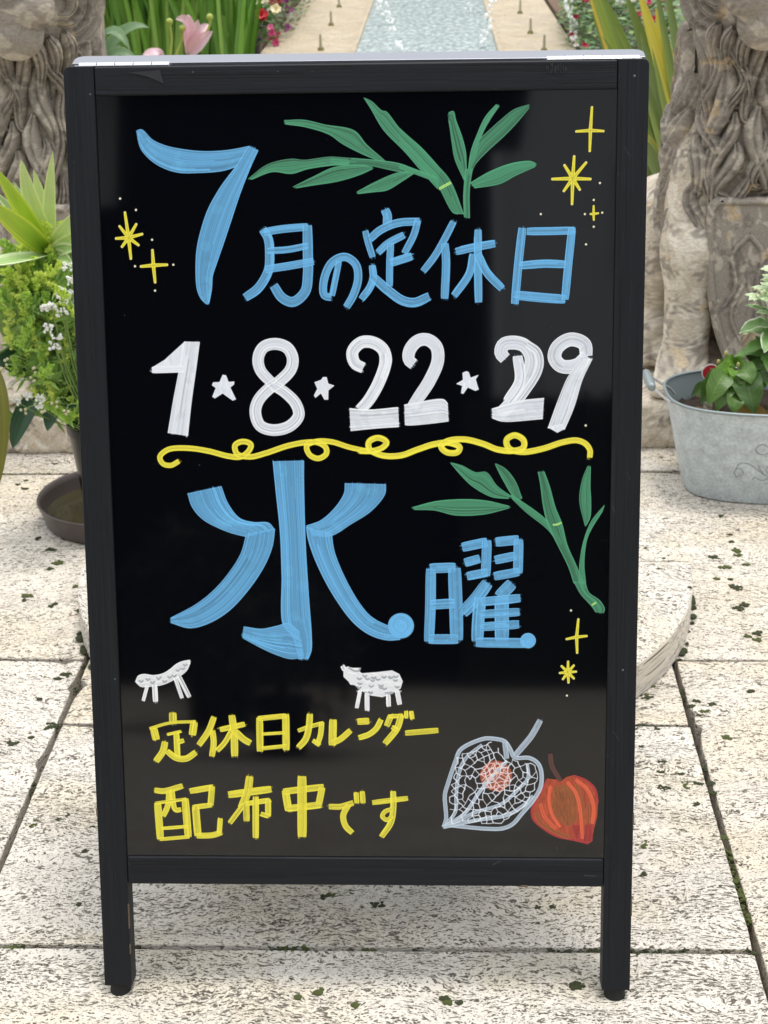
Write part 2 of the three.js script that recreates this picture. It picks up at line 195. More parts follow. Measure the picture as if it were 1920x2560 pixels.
// ---------- the sandwich board ----------
const ART = `r blue 105,87 115,85 142,111 172,125 209,134 265,141 311,141 351,137 389,130 / 104,96 106,114 113,135 137,162 170,182 207,193 263,194 319,190 356,180
r blue 389,130 369,159 352,183 328,212 308,239 279,288 258,345 247,391 243,456 246,493 256,516 268,527 / 412,141 394,177 364,246 337,319 317,373 296,428 286,456 283,488 275,524
s yellow 8 71,356 64,291 75,411 48,326 93,321 37,358 108,347 52,380 97,376
s yellow 8 133,427 132,387 136,472 99,430 170,426
d cream 3 53,257 93,286 132,362 85,429 185,426 135,492
r green 482,67 531,67 583,79 659,95 689,129 735,169 / 484,76 536,84 595,103 628,126 674,150 723,171
r green 597,159 643,162 720,169 775,178 827,200 864,214 / 600,179 643,180 689,180 766,196 812,203 845,215
r green 387,210 436,176 498,163 529,166 597,159 643,163 / 395,212 448,194 497,199 538,188 606,179 643,177
r green 501,232 550,209 606,185 673,180 703,185 / 509,235 549,229 617,219 673,203 703,190
r green 665,246 710,223 765,201 809,195 / 668,251 707,247 740,243 781,220 808,203
r green 686,15 703,23 730,47 739,48 775,92 827,137 876,190 / 687,18 703,43 733,93 787,148 827,194 870,241
b blue 22 420,339 433,362 436,408 431,445 404,488 370,512
b blue 18 423,345 470,338 535,333
b blue 24 535,330 535,394 534,455 526,498 494,524 466,513 445,482
b blue 15 431,393 484,390 534,381
b blue 18 425,440 483,432 549,421
b blue 14 615,422 604,471 596,508
b blue 19 593,513 576,508 575,471 596,425 630,410 658,429 664,465 651,508 633,538
b blue 21 735,292 741,307 740,330
b blue 15 684,345 690,371 702,411
b blue 18 696,365 721,344 765,326 823,322
b blue 16 819,320 808,357 784,402
b blue 17 716,400 742,377 783,356
b blue 16 749,377 746,426 745,485
b blue 19 750,426 803,410
b blue 17 701,433 703,463 695,487 672,518
b blue 22 704,463 738,494 779,523 810,528 847,513
r green 775,91 826,138 848,163 899,217 936,304 / 774,123 829,184 866,224 910,301 921,304
b green 11 774,183 811,197 864,217
b lime 5 874,241 903,226
r green 899,53 910,50 916,71 932,114 941,150 943,193 / 899,74 903,99 907,128 914,167 938,221
r green 1018,35 991,65 969,111 954,153 947,207 / 1025,39 1002,72 980,114 958,196
r green 1100,36 1063,48 1031,72 994,104 976,121 954,171 947,207 / 1100,45 1067,83 1038,112 995,150 965,182 954,207
r green 941,193 936,261 938,312 / 958,193 951,243 951,315
r green 954,227 1002,200 1057,180 1105,175 1117,180 / 965,240 1028,230 1068,210 1117,189
s yellow 7 1256,101 1259,43 1255,153 1219,103 1290,103
s yellow 8 1213,219 1216,163 1212,284 1160,220 1259,221 1191,185 1247,179 1190,251 1232,248
s yellow 5 1267,308 1267,287 1268,324 1258,308 1280,306
d cream 3 1282,231 1267,273 1245,308 1289,305 1268,340 1133,307 1249,384
b blue 16 910,324 888,366 862,410 832,448
b blue 19 888,379 891,424 887,518
b blue 18 917,399 958,390 1016,380
b blue 18 973,345 973,425 975,528
b blue 18 960,407 951,454 912,511
b blue 19 973,407 995,451 1035,494
b blue 20 1086,342 1077,426 1068,533
b blue 18 1098,350 1143,350 1218,349
b blue 19 1213,343 1205,427 1197,523
b blue 19 1084,436 1144,432 1197,434
b blue 22 1070,511 1126,517 1197,523
p white 120,692 154,672 207,626 209,698 199,698 121,704
r white 207,625 192,696 173,780 156,864 / 247,626 236,693 221,780 208,872
b white 16 120,698 203,696
p white 306,712 314,714 320,731 335,730 334,737 324,745 338,776 330,779 304,760 283,773 277,769 287,746 277,739 280,732 297,731
p white 569,720 578,720 582,737 597,742 582,754 581,778 572,778 563,761 548,773 545,767 554,750 547,733 564,727
b white 29 438,738 405,700 400,668 414,641 444,632 476,642 490,668 485,698 452,732 424,751 397,781 389,812 401,846 435,858 478,848 503,820 496,789 468,759 438,740
b yellow 13 182,940 160,951 139,946 132,928 154,909 204,905 261,913 315,927 346,929 369,913 375,896 354,888 333,898 338,921 372,929 415,919 473,900 523,891 553,892 573,905 574,922 553,934 530,924 523,900 548,889 588,890 637,905 683,915
b white 30 674,696 653,684 647,654 670,630 700,630 727,649 733,679 715,734 686,783 664,806
b white 15 740,658 741,681 726,722
r white 638,802 687,806 764,800 / 640,861 702,855 766,851
b white 31 806,687 794,676 796,651 817,627 842,624 865,642 869,678 847,731 820,772 802,799
r white 782,793 816,787 884,780 894,790 / 783,846 795,847 846,843 896,837
b white 34 1044,674 1033,660 1040,638 1067,633 1095,642 1112,672 1106,713 1084,759 1051,800 1030,819
b white 19 1102,637 1127,657 1134,684 1127,714 1099,759 1077,789
b white 26 1076,668 1082,732 1051,785
r white 1011,805 1081,785 1145,778 / 1012,830 1038,838 1142,832
b white 34 1254,669 1248,638 1212,626 1179,646 1172,673 1187,693 1207,697 1234,690 1254,669
r white 1241,677 1208,722 1186,774 1157,856 / 1269,677 1245,729 1224,801 1200,860
p white 1157,854 1181,868 1200,858 1194,846
p white 943,707 949,709 954,724 974,717 967,728 975,754 967,757 947,748 935,765 930,763 933,744 918,739 935,729 934,711
d cream 3 1255,850
b yellow 14 663,915 694,915 724,905 734,892 713,880 688,890 688,909 720,926 770,927 816,911 861,897 899,894 926,906 920,919 892,919 877,904 892,890 937,885 987,897 1025,912 1066,916 1093,907 1093,888 1070,875 1049,887 1055,909 1089,919 1142,911 1195,894 1232,889 1255,898 1267,915 1267,934
r blue 293,1008 310,1055 340,1094 376,1105 417,1107 432,1124 / 203,1027 214,1063 241,1096 285,1121 321,1135 357,1144
r blue 357,1137 342,1188 314,1234 271,1285 220,1327 147,1367 / 433,1124 426,1169 405,1220 362,1285 301,1350 241,1385 195,1395 147,1381
r blue 623,1001 620,1028 593,1069 556,1101 518,1115 / 730,1004 728,1029 692,1074 637,1110 583,1142 538,1142
r blue 518,1119 522,1151 545,1220 589,1308 643,1383 688,1416 733,1429 765,1427 / 585,1138 591,1183 617,1253 657,1327 688,1364 729,1387 752,1392
r blue 433,942 439,1019 448,1133 450,1248 451,1388 474,1416 491,1481 / 514,940 513,1019 515,1179 521,1318 526,1411 525,1458 516,1481
r blue 344,1392 392,1398 433,1390 465,1383 492,1406 / 340,1423 390,1451 431,1470 468,1481 504,1477
d blue 35 768,1389
b blue 26 849,1233 847,1346 843,1432
b blue 25 847,1231 914,1229
b blue 34 912,1231 916,1346 918,1428
b blue 25 849,1331 910,1327
b blue 25 843,1426 921,1426
b blue 24 933,1174 998,1160
b blue 24 998,1156 997,1198 995,1251
b blue 22 940,1216 979,1205
b blue 22 946,1253 1000,1242
b blue 24 1022,1160 1082,1154
b blue 24 1082,1154 1081,1244
b blue 22 1020,1209 1072,1198
b blue 22 1018,1253 1083,1241
b blue 32 1000,1272 968,1316 934,1353
b blue 31 1065,1273 1031,1309
b blue 31 980,1314 975,1383 973,1431
b blue 36 1038,1310 1039,1431
b blue 22 983,1323 1087,1313
b blue 21 983,1357 1085,1351
b blue 22 983,1392 1084,1385
b blue 25 970,1435 1110,1437
d blue 21 1109,1430
r green 904,947 932,955 968,973 996,973 1024,1009 1060,1036 / 904,950 932,983 960,1010 1010,1038 1053,1043
r green 1021,950 1046,964 1071,995 1090,1042 / 1021,955 1039,991 1071,1042 1082,1047
r green 802,1066 864,1050 939,1045 996,1049 1055,1063 / 807,1072 861,1074 914,1087 989,1085 1055,1069
r green 1062,1034 1107,1063 1157,1103 1178,1133 1197,1162 / 1064,1043 1100,1078 1150,1118 1164,1132 1190,1169
r green 1132,973 1138,1002 1146,1060 1157,1107 1175,1147 1215,1228 1230,1272 / 1148,972 1163,1013 1178,1067 1196,1111 1211,1169 1237,1228 1255,1272
r green 1230,1268 1248,1301 1278,1335 1289,1351 / 1259,1268 1270,1298 1299,1320 1312,1342 1310,1353
r green 1261,959 1248,995 1242,1049 1257,1115 / 1269,959 1269,1017 1271,1042 1270,1093 1260,1116
r green 1307,1062 1274,1104 1254,1158 1244,1224 1245,1272 / 1302,1078 1274,1125 1262,1155 1256,1220 1261,1272
b lime 3 1174,1114 1184,1113 1194,1108
b lime 3 1279,1332 1289,1325
s yellow 7 1239,1420 1243,1370 1241,1465 1211,1426 1267,1417
d cream 3 1223,1347 1215,1583
s yellow 7 1217,1518 1217,1487 1233,1498 1240,1516 1234,1536 1219,1548 1203,1538 1194,1520 1199,1500
r chalk 44,1543 51,1530 66,1525 92,1528 119,1523 139,1511 156,1497 173,1489 193,1485 / 45,1549 58,1560 88,1559 118,1554 145,1542 168,1528 185,1513 194,1494
b grey 3 54,1543 58,1547 64,1543
b grey 3 72,1538 77,1542 82,1538
b grey 3 85,1547 89,1551 95,1546
b grey 3 102,1535 106,1539 112,1534
b grey 3 118,1543 123,1547 128,1543
b grey 3 132,1531 136,1535 142,1531
b grey 3 145,1528 150,1532 155,1527
b grey 3 156,1513 160,1516 165,1512
b grey 3 169,1508 173,1511 179,1507
b grey 3 176,1497 180,1501 186,1497
b chalk 8 75,1557 62,1600
b chalk 13 95,1557 96,1602
b chalk 9 152,1535 169,1592
b chalk 11 162,1530 189,1589
b yellow 19 142,1634 142,1665
b yellow 7 77,1679 134,1663 204,1659
b yellow 19 88,1679 94,1711
b yellow 19 200,1661 194,1697
b yellow 7 125,1696 163,1687
b yellow 15 150,1691 151,1758
b yellow 11 154,1718 170,1713
b yellow 17 118,1717 111,1744 91,1773
b yellow 16 123,1744 147,1763 174,1765 202,1747
b yellow 15 255,1646 239,1685 211,1726
b yellow 15 250,1685 252,1720 246,1758
b yellow 13 271,1682 339,1666
b yellow 18 304,1641 309,1692 309,1757
b yellow 13 302,1685 282,1719 261,1742
b yellow 17 314,1688 335,1709 353,1720
b yellow 17 380,1648 379,1743
b yellow 13 376,1650 452,1642
b yellow 18 452,1638 451,1739
b yellow 7 386,1694 448,1690
b yellow 9 385,1735 450,1728
b yellow 15 84,1857 110,1859 162,1844
b yellow 14 124,1859 119,1901 105,1932
b yellow 13 132,1856 140,1913 155,1913
b yellow 19 91,1894 95,1999
b yellow 7 86,1894 170,1882
b yellow 19 168,1881 173,1992
b yellow 8 100,1968 171,1962
b yellow 9 93,2000 176,1992
b yellow 15 182,1859 246,1847
b yellow 15 244,1845 238,1900
b yellow 13 189,1906 240,1899
b yellow 19 196,1904 200,1988
b yellow 15 197,1989 240,1987 266,1979
b yellow 13 264,1938 260,1980
b yellow 19 289,1869 407,1852
b yellow 20 349,1816 341,1862 323,1907
b yellow 13 330,1897 290,1951
b yellow 16 337,1891 337,1945
b yellow 13 340,1894 402,1884
b yellow 15 398,1882 397,1931
b yellow 12 377,1924 398,1931
b yellow 16 364,1875 361,1994
b yellow 19 446,1856 454,1914
b yellow 17 441,1859 552,1845
b yellow 17 548,1847 537,1899
b yellow 18 452,1908 543,1897
b yellow 24 493,1815 490,1990
p chalk 612,1510 622,1503 635,1507 655,1507 652,1515 661,1522 700,1519 743,1514 762,1524 771,1544 765,1564 742,1578 716,1588 683,1583 661,1571 641,1554 630,1553 625,1544 612,1531
b chalk 10 609,1501 614,1512
b grey 3 627,1507 642,1515 653,1514 657,1507
b grey 3 717,1564 721,1567 727,1564
b grey 3 736,1575 740,1578 746,1575
b grey 3 730,1574 734,1577 740,1574
b grey 3 651,1549 655,1552 661,1550
b grey 3 752,1559 757,1562 762,1559
b grey 3 748,1530 753,1533 758,1530
b grey 3 700,1537 704,1540 710,1538
b grey 3 708,1555 713,1558 718,1555
b grey 3 649,1535 654,1539 659,1536
b grey 3 679,1573 683,1577 688,1574
b grey 3 733,1532 738,1536 743,1533
b grey 3 737,1531 741,1535 746,1532
b grey 3 716,1531 721,1534 726,1531
b grey 3 648,1571 652,1574 657,1572
b grey 3 671,1535 676,1539 681,1536
b grey 3 757,1571 761,1574 767,1571
b grey 3 680,1576 684,1579 689,1576
b grey 3 708,1560 712,1564 717,1561
b grey 3 670,1575 675,1578 680,1575
b grey 3 724,1576 729,1579 734,1577
b grey 3 747,1540 752,1543 757,1540
b grey 3 688,1533 692,1536 698,1533
b grey 3 664,1527 669,1531 674,1528
b grey 3 681,1556 686,1560 691,1557
b grey 3 648,1560 653,1564 658,1561
b grey 3 685,1540 690,1544 695,1541
b chalk 9 656,1570 646,1619
b chalk 11 674,1578 674,1626
b chalk 11 732,1583 733,1614
b chalk 12 756,1570 763,1609
b yellow 10 485,1684 518,1672 554,1662
b yellow 16 518,1637 514,1677 505,1708 485,1732
b yellow 13 550,1660 546,1695 537,1724
b yellow 11 525,1712 543,1725
b yellow 20 581,1653 578,1725
b yellow 15 578,1719 600,1708 628,1683
b yellow 17 648,1658 679,1656
b yellow 14 651,1704 679,1694 699,1677 712,1652
b yellow 15 739,1640 727,1670
b yellow 10 735,1643 771,1641
b yellow 16 767,1639 755,1677 722,1720
b yellow 12 742,1673 755,1681
b yellow 9 780,1628 781,1648
b yellow 11 794,1628 797,1650
b yellow 14 778,1690 867,1682
b yellow 15 566,1902 597,1902 633,1891
b yellow 15 620,1897 605,1927 611,1958 629,1978
b yellow 12 641,1861 643,1891
b yellow 13 658,1858 660,1891
b yellow 13 686,1890 730,1884 783,1877
b yellow 15 743,1857 743,1905 736,1947 710,1989
b yellow 11 740,1908 720,1916 713,1930 726,1940 740,1928
p terra 1202,1827 1217,1814 1237,1809 1270,1822 1294,1847 1303,1884 1301,1928 1293,1963 1287,2000 1278,2005 1237,1994 1192,1985 1153,1960 1126,1935 1123,1907 1135,1879 1158,1835 1164,1819 1190,1822
p amber 1184,1841 1214,1835 1238,1853 1247,1900 1245,1941 1224,1957 1191,1935 1176,1897
p rust 1233,1953 1289,1950 1290,1997 1278,2002 1246,1994
b rust 5 1164,1823 1158,1837 1135,1880 1124,1909 1128,1935 1153,1960 1192,1984 1237,1994 1278,2004
b rust 5 1237,1810 1270,1824 1294,1848 1302,1884
b amber 10 1135,1916 1147,1944 1183,1969 1225,1988
b amber 9 1243,1835 1259,1884 1263,1978
b orange 7 1173,1841 1170,1879 1179,1922 1201,1957
b orange 8 1146,1891 1159,1929 1189,1963
b orange 7 1220,1828 1244,1863 1256,1916 1262,1991
b orange 8 1243,1822 1276,1853 1292,1903 1289,1947
b amber 6 1277,1884 1277,1947
b brown 11 1172,1748 1177,1782 1200,1824
d redbrown 44 1025,1811
b slate 10 881,1959 888,1936 885,1867 893,1836 915,1768 928,1737 989,1706 1015,1705 1048,1713 1063,1735 1075,1758 1116,1760 1140,1777 1149,1807 1146,1844 1126,1882 1096,1920 1070,1951 1043,1963 998,1964 939,1959 897,1955
b slate 8 986,1723 945,1758 929,1786 919,1830 916,1870 913,1917 888,1951
b slate 8 1054,1770 1027,1798 1007,1823 980,1858 939,1920 882,1959
b slate 8 1110,1779 1112,1817 1087,1848 1040,1892 968,1917 903,1951
b slate 9 882,1960 974,1939 1058,1923 1102,1895 1126,1869
b slate 12 1048,1715 1054,1761
b slate 15 1144,1653 1121,1696 1095,1730 1077,1752
n white 4 918,1755 1015,1712 1051,1755 1134,1779 1140,1835 1105,1904 1040,1951 903,1952 894,1874 906,1824
n pink 4 989,1780 1027,1764 1057,1783 1069,1820 1043,1860 1007,1854 980,1817`;
function paintBoard() {
  const W = 1322, H = 2048, [c, x] = newCanvas(W, H), [rc, r] = newCanvas(W, H), [bc, b] = newCanvas(W, H), R = rng(2024);
  x.fillStyle = '#05060b'; x.fillRect(0, 0, W, H); r.fillStyle = 'rgb(0,12,0)'; r.fillRect(0, 0, W, H); b.fillStyle = '#303030'; b.fillRect(0, 0, W, H);
  const COL = { blue: [102, 176, 226], green: [72, 152, 112], yellow: [226, 214, 62], white: [226, 231, 240], chalk: [232, 234, 237], cream: [236, 230, 200], lime: [160, 205, 110], orange: [208, 92, 60], terra: [172, 72, 46], amber: [148, 82, 46], rust: [158, 50, 48], brown: [92, 58, 52], redbrown: [150, 74, 54], slate: [176, 190, 204], pink: [236, 196, 186], grey: [150, 155, 160] };
  const css = (k, d = 0, a = 1) => { const q = COL[k]; return `rgba(${q.map((v) => Math.round(clamp(v * (1 + d), 0, 255))).join(',')},${a})`; };
  for (let i = 0; i < 420; i++) { x.fillStyle = `rgba(210,215,225,${0.05 + R() * 0.22})`; const s = R() < 0.96 ? 0.8 + R() : 2 + R() * 1.5; x.fillRect(R() * W, R() * H, s, s); } // dust
  for (let i = 0; i < 26; i++) { x.strokeStyle = `rgba(190,200,210,${0.04 + R() * 0.12})`; x.lineWidth = 1; const px = R() * W, py = R() * H, l = 10 + R() * 40, an = R() * 0.6 - 0.3; x.beginPath(); x.moveTo(px, py); x.lineTo(px + l * Math.cos(an), py + l * Math.sin(an)); x.stroke(); }
  // wiped areas: faint streaks left by a cloth
  for (let i = 0; i < 900; i++) { const px = R() * W, py = R() * H, v = Math.round(9 + R() * 14); r.strokeStyle = `rgba(0,${v},0,0.35)`; r.lineWidth = 1 + R() * 3; r.beginPath(); r.moveTo(px, py); r.lineTo(px + (R() - 0.5) * 12, py + 30 + R() * 90); r.stroke(); }
  const path = (q, pts, close = true) => { q.beginPath(); pts.forEach((p, i) => (i ? q.lineTo(p[0], p[1]) : q.moveTo(p[0], p[1]))); if (close) q.closePath(); };
  function spline(pts, n) {
    if (pts.length === 2) return Array.from({ length: n + 1 }, (_, i) => [lerp(pts[0][0], pts[1][0], i / n), lerp(pts[0][1], pts[1][1], i / n)]);
    const cv = new THREE.CatmullRomCurve3(pts.map((p) => V(p[0], p[1], 0)), false, 'centripetal'); return cv.getSpacedPoints(n).map((p) => [p.x, p.y]);
  }
  const under = (pts) => { for (const [q, f] of [[r, 'rgb(0,118,0)'], [b, '#9a9a9a']]) { q.fillStyle = q.strokeStyle = f; q.lineWidth = 2; q.lineJoin = 'round'; path(q, pts); q.fill(); q.stroke(); } };
  function ribbon(A, B, k, ends = 4) {
    const n = Math.max(48, A.length - 1); if (A.length < 40) { A = spline(A, n); B = spline(B, n); }
    const out = [...A, ...B.slice().reverse()], mid = n >> 1, wd = Math.hypot(A[mid][0] - B[mid][0], A[mid][1] - B[mid][1]);
    under(out);
    x.fillStyle = css(k, -0.02, k === 'white' || k === 'chalk' || k === 'yellow' ? 0.94 : 0.84); path(x, out); x.fill(); x.strokeStyle = css(k, 0.04, 0.9); x.lineWidth = 1.6; x.lineJoin = 'round'; x.stroke();
    const lines = Math.max(4, Math.round(wd / 2.2));
    x.lineCap = b.lineCap = 'round';
    for (let i = 0; i <= lines; i++) {
      const t = i / lines, j = (R() - 0.5) * 0.06, d = k === 'green' ? (R() < 0.3 ? -0.45 - R() * 0.3 : (R() - 0.5) * 0.24) : (R() < 0.2 ? -0.2 - R() * 0.2 : (R() - 0.25) * 0.2);
      const s0 = R() < 0.6 ? 0 : Math.floor(R() * n * 0.3), s1 = R() < 0.6 ? n : n - Math.floor(R() * n * 0.4);
      const L = []; for (let s = s0; s <= s1; s++) L.push([lerp(A[s][0], B[s][0], clamp(t + j)), lerp(A[s][1], B[s][1], clamp(t + j))]);
      if (L.length < 2) continue;
      if (s0 === 0) { const g = R() * ends, dx = L[0][0] - L[1][0], dy = L[0][1] - L[1][1], m = Math.hypot(dx, dy) || 1; L[0] = [L[0][0] + dx / m * g, L[0][1] + dy / m * g]; }
      if (s1 === n) { const e = L.length - 1, g = R() * ends, dx = L[e][0] - L[e - 1][0], dy = L[e][1] - L[e - 1][1], m = Math.hypot(dx, dy) || 1; L[e] = [L[e][0] + dx / m * g, L[e][1] + dy / m * g]; }
      x.strokeStyle = css(k, d, 0.3 + R() * 0.4); x.lineWidth = 0.8 + R() * R() * 4; path(x, L, false); x.stroke();
      b.strokeStyle = `rgba(${d > 0 ? '255,255,255' : '40,40,40'},0.35)`; b.lineWidth = 1.4; path(b, L, false); b.stroke();
    }
    x.strokeStyle = css(k, 0.12, 0.7); x.lineWidth = 1.8; path(x, A, false); x.stroke(); path(x, B, false); x.stroke();
    for (let i = 0; i < (wd > 20 && k !== 'green' ? 7 : 0); i++) { const q = Math.floor(R() * n), t = 0.2 + R() * 0.6; x.fillStyle = css(k, R() < 0.5 ? -0.3 : 0.2, 0.1); x.beginPath(); x.ellipse(lerp(A[q][0], B[q][0], t), lerp(A[q][1], B[q][1], t), wd * (0.12 + R() * 0.2), wd * (0.1 + R() * 0.14), R() * 3, 0, TAU); x.fill(); }
    if (wd > 26 && k === 'blue') for (let i = 0; i < wd * 0.9; i++) { // bubbles where the paint pooled
      const s = R() < 0.5 ? Math.floor(R() * 7) : n - Math.floor(R() * 7), t = R(), px = lerp(A[s][0], B[s][0], t), py = lerp(A[s][1], B[s][1], t);
      x.strokeStyle = css(k, -0.3, 0.35); x.lineWidth = 0.7; x.beginPath(); x.arc(px, py, 0.8 + R() * 2, 0, TAU); x.stroke();
    }
  }
  function offset(pts, w) {
    const n = pts.length > 12 ? 260 : 48, P = spline(pts, n), A = [], B = [];
    P.forEach((p, i) => { const a = P[Math.max(0, i - 1)], c2 = P[Math.min(n, i + 1)], dx = c2[0] - a[0], dy = c2[1] - a[1], m = Math.hypot(dx, dy) || 1, e = 1 - 0.12 * Math.pow(Math.abs(i / n * 2 - 1), 6); A.push([p[0] - dy / m * w / 2 * e, p[1] + dx / m * w / 2 * e]); B.push([p[0] + dy / m * w / 2 * e, p[1] - dx / m * w / 2 * e]); });
    return [A, B];
  }
  const inside = (p, poly) => { let f = false; for (let i = 0, j = poly.length - 1; i < poly.length; j = i++) if ((poly[i][1] > p[1]) !== (poly[j][1] > p[1]) && p[0] < (poly[j][0] - poly[i][0]) * (p[1] - poly[i][1]) / (poly[j][1] - poly[i][1]) + poly[i][0]) f = !f; return f; };
  for (const line of ART.trim().split('\n')) {
    const t = line.trim().split(' '), k = t[0], col = t[1], num = 'bsdn'.includes(k), w = num ? +t[2] : 0, sets = [[]];
    for (const q of t.slice(num ? 3 : 2)) q === '/' ? sets.push([]) : sets[sets.length - 1].push(q.split(',').map(Number));
    const P = sets[0];
    if (k === 'r') ribbon(P, sets[1], col);
    else if (k === 'b') { const [A, B] = offset(P, w); ribbon(A, B, col, w > 12 ? 6 : 3); }
    else if (k === 'p') {
      under(P); x.fillStyle = css(col, -0.03); path(x, P); x.fill(); x.save(); path(x, P); x.clip();
      const xs = P.map((p) => p[0]), ys = P.map((p) => p[1]), X0 = Math.min(...xs), X1 = Math.max(...xs), Y0 = Math.min(...ys), Y1 = Math.max(...ys), N = Math.max(14, (X1 - X0) * (Y1 - Y0) / (col === 'chalk' || col === 'white' ? 90 : 34));
      for (let i = 0; i < N; i++) { const px = lerp(X0, X1, R()), py = lerp(Y0, Y1, R()), l = 8 + R() * 22, an = (col === 'chalk' ? 0.1 : 1.45) + (R() - 0.5) * 0.5; x.strokeStyle = css(col, (R() - 0.58) * (col === 'chalk' || col === 'white' ? 0.25 : 0.6), 0.5); x.lineWidth = 1 + R() * 2.4; x.beginPath(); x.moveTo(px, py); x.lineTo(px + l * Math.cos(an), py + l * Math.sin(an)); x.stroke(); }
      x.restore(); x.strokeStyle = css(col, 0.06, 0.8); x.lineWidth = 2; x.lineJoin = 'round'; path(x, P); x.stroke();
    } else if (k === 's') {
      const [c0, ...tips] = P;
      for (const q of tips) { const dx = q[0] - c0[0], dy = q[1] - c0[1], m = Math.hypot(dx, dy), ux = dx / m, uy = dy / m, h0 = w * 0.5, h1 = w * 0.3; const T = [[c0[0] - uy * h0, c0[1] + ux * h0], [q[0] - uy * h1, q[1] + ux * h1], [q[0] + uy * h1, q[1] - ux * h1], [c0[0] + uy * h0, c0[1] - ux * h0]]; under(T); x.fillStyle = css(col, -0.03); x.strokeStyle = css(col, 0.05); x.lineWidth = 2; path(x, T); x.fill(); x.stroke(); x.fillStyle = css('cream', 0, 0.8); x.beginPath(); x.arc(q[0], q[1], h1 * 0.9, 0, TAU); x.fill(); }
      for (const q of tips) { x.strokeStyle = 'rgba(120,110,20,0.55)'; x.lineWidth = 0.9; x.beginPath(); x.moveTo(c0[0] + (R() - 0.5) * 3, c0[1] + (R() - 0.5) * 3); x.lineTo(lerp(c0[0], q[0], 0.5), lerp(c0[1], q[1], 0.5)); x.stroke(); }
    } else if (k === 'd') for (const q of P) {
      const ring = Array.from({ length: 40 }, (_, i) => [q[0] + w * Math.cos(i / 40 * TAU), q[1] + w * Math.sin(i / 40 * TAU)]); under(ring);
      x.fillStyle = css(col); path(x, ring); x.fill();
      if (w > 12) for (let i = 0; i < 26; i++) { const rr = w * Math.sqrt(R()) * 0.95, a0 = R() * TAU; x.strokeStyle = css(col, (R() - 0.5) * 0.35, 0.5); x.lineWidth = 1 + R() * 1.5; x.beginPath(); x.arc(q[0], q[1], rr, a0, a0 + 1 + R() * 2); x.stroke(); }
    } else if (k === 'n') { // net of thin veins
      const pts = [], xs = P.map((p) => p[0]), ys = P.map((p) => p[1]), X0 = Math.min(...xs), X1 = Math.max(...xs), Y0 = Math.min(...ys), Y1 = Math.max(...ys), min = col === 'pink' ? 12 : 12.5;
      for (let i = 0; i < 6000; i++) { const q = [lerp(X0, X1, R()), lerp(Y0, Y1, R())]; if (inside(q, P) && pts.every((o) => Math.hypot(o[0] - q[0], o[1] - q[1]) > min)) pts.push(q); }
      x.lineCap = 'round';
      const dd = (m, n) => Math.hypot(m[0] - n[0], m[1] - n[1]);
      for (let i = 0; i < pts.length; i++) for (let j = i + 1; j < pts.length; j++) { // joined to near neighbours with nothing between
        const p = pts[i], o = pts[j], L = dd(p, o); if (L > min * 2.6 || pts.some((q) => q !== p && q !== o && Math.max(dd(p, q), dd(o, q)) < L * 0.97)) continue;
        for (const [qq, f] of [[r, 'rgb(0,118,0)'], [x, css(col, (R() - 0.6) * 0.12, 0.95)]]) { qq.strokeStyle = f; qq.lineWidth = w * (0.5 + R() * 0.3); qq.beginPath(); qq.moveTo(p[0], p[1]); qq.quadraticCurveTo((p[0] + o[0]) / 2 + (R() - 0.5) * 7, (p[1] + o[1]) / 2 + (R() - 0.5) * 7, o[0], o[1]); qq.stroke(); }
      }
    }
  }
  return { map: canvasTex(c), roughnessMap: canvasTex(rc, false), bumpMap: canvasTex(bc, false) };
}
const boardPaint = phys({ ...paintBoard(), roughness: 1, bumpScale: 0.00012, ior: 1.5 });
function woodTexture() {
  const [c, x] = newCanvas(1024, 1024), [bc, b] = newCanvas(1024, 1024), R = rng(8);
  x.fillStyle = '#16191e'; x.fillRect(0, 0, 1024, 1024); b.fillStyle = '#808080'; b.fillRect(0, 0, 1024, 1024);
  for (let i = 0; i < 2600; i++) { const px = R() * 1024, py = R() * 1024, l = 60 + R() * 260, v = R(); x.strokeStyle = v < 0.5 ? 'rgba(9,10,12,0.35)' : 'rgba(40,44,50,0.2)'; b.strokeStyle = v < 0.5 ? 'rgba(40,40,40,0.4)' : 'rgba(190,190,190,0.3)'; x.lineWidth = b.lineWidth = 0.6 + R() * 1.4; for (const q of [x, b]) { q.beginPath(); q.moveTo(px, py); q.lineTo(px + l, py + (R() - 0.5) * 3); q.stroke(); } }
  for (let i = 0; i < 170; i++) { x.strokeStyle = `rgba(150,158,168,${0.05 + R() * 0.3})`; x.lineWidth = 0.6 + R(); const px = R() * 1024, py = R() * 1024, l = 4 + R() * 26, a = R() * 1.2 - 0.6; x.beginPath(); x.moveTo(px, py); x.lineTo(px + l * Math.cos(a), py + l * Math.sin(a)); x.stroke(); }
  for (let i = 0; i < 60; i++) { x.fillStyle = `rgba(190,190,185,${0.2 + R() * 0.5})`; x.fillRect(R() * 1024, R() * 1024, 1 + R() * 2.4, 1 + R() * 2.4); }
  const m = canvasTex(c), bb = canvasTex(bc, false); return { map: m, bumpMap: bb };
}
const blackWood = phys({ ...woodTexture(), roughness: 0.5, bumpScale: 0.0004, specularIntensity: 0.5 });
const rubber = std({ color: 0x0b0b0c, roughness: 0.7 }), steel = std({ color: 0xd2d5d8, metalness: 1, roughness: 0.28 }), bareWood = std({ color: 0x5e5040, roughness: 0.8 });
const satinGrey = std({ color: 0x94969e, metalness: 0.7, roughness: 0.4 });
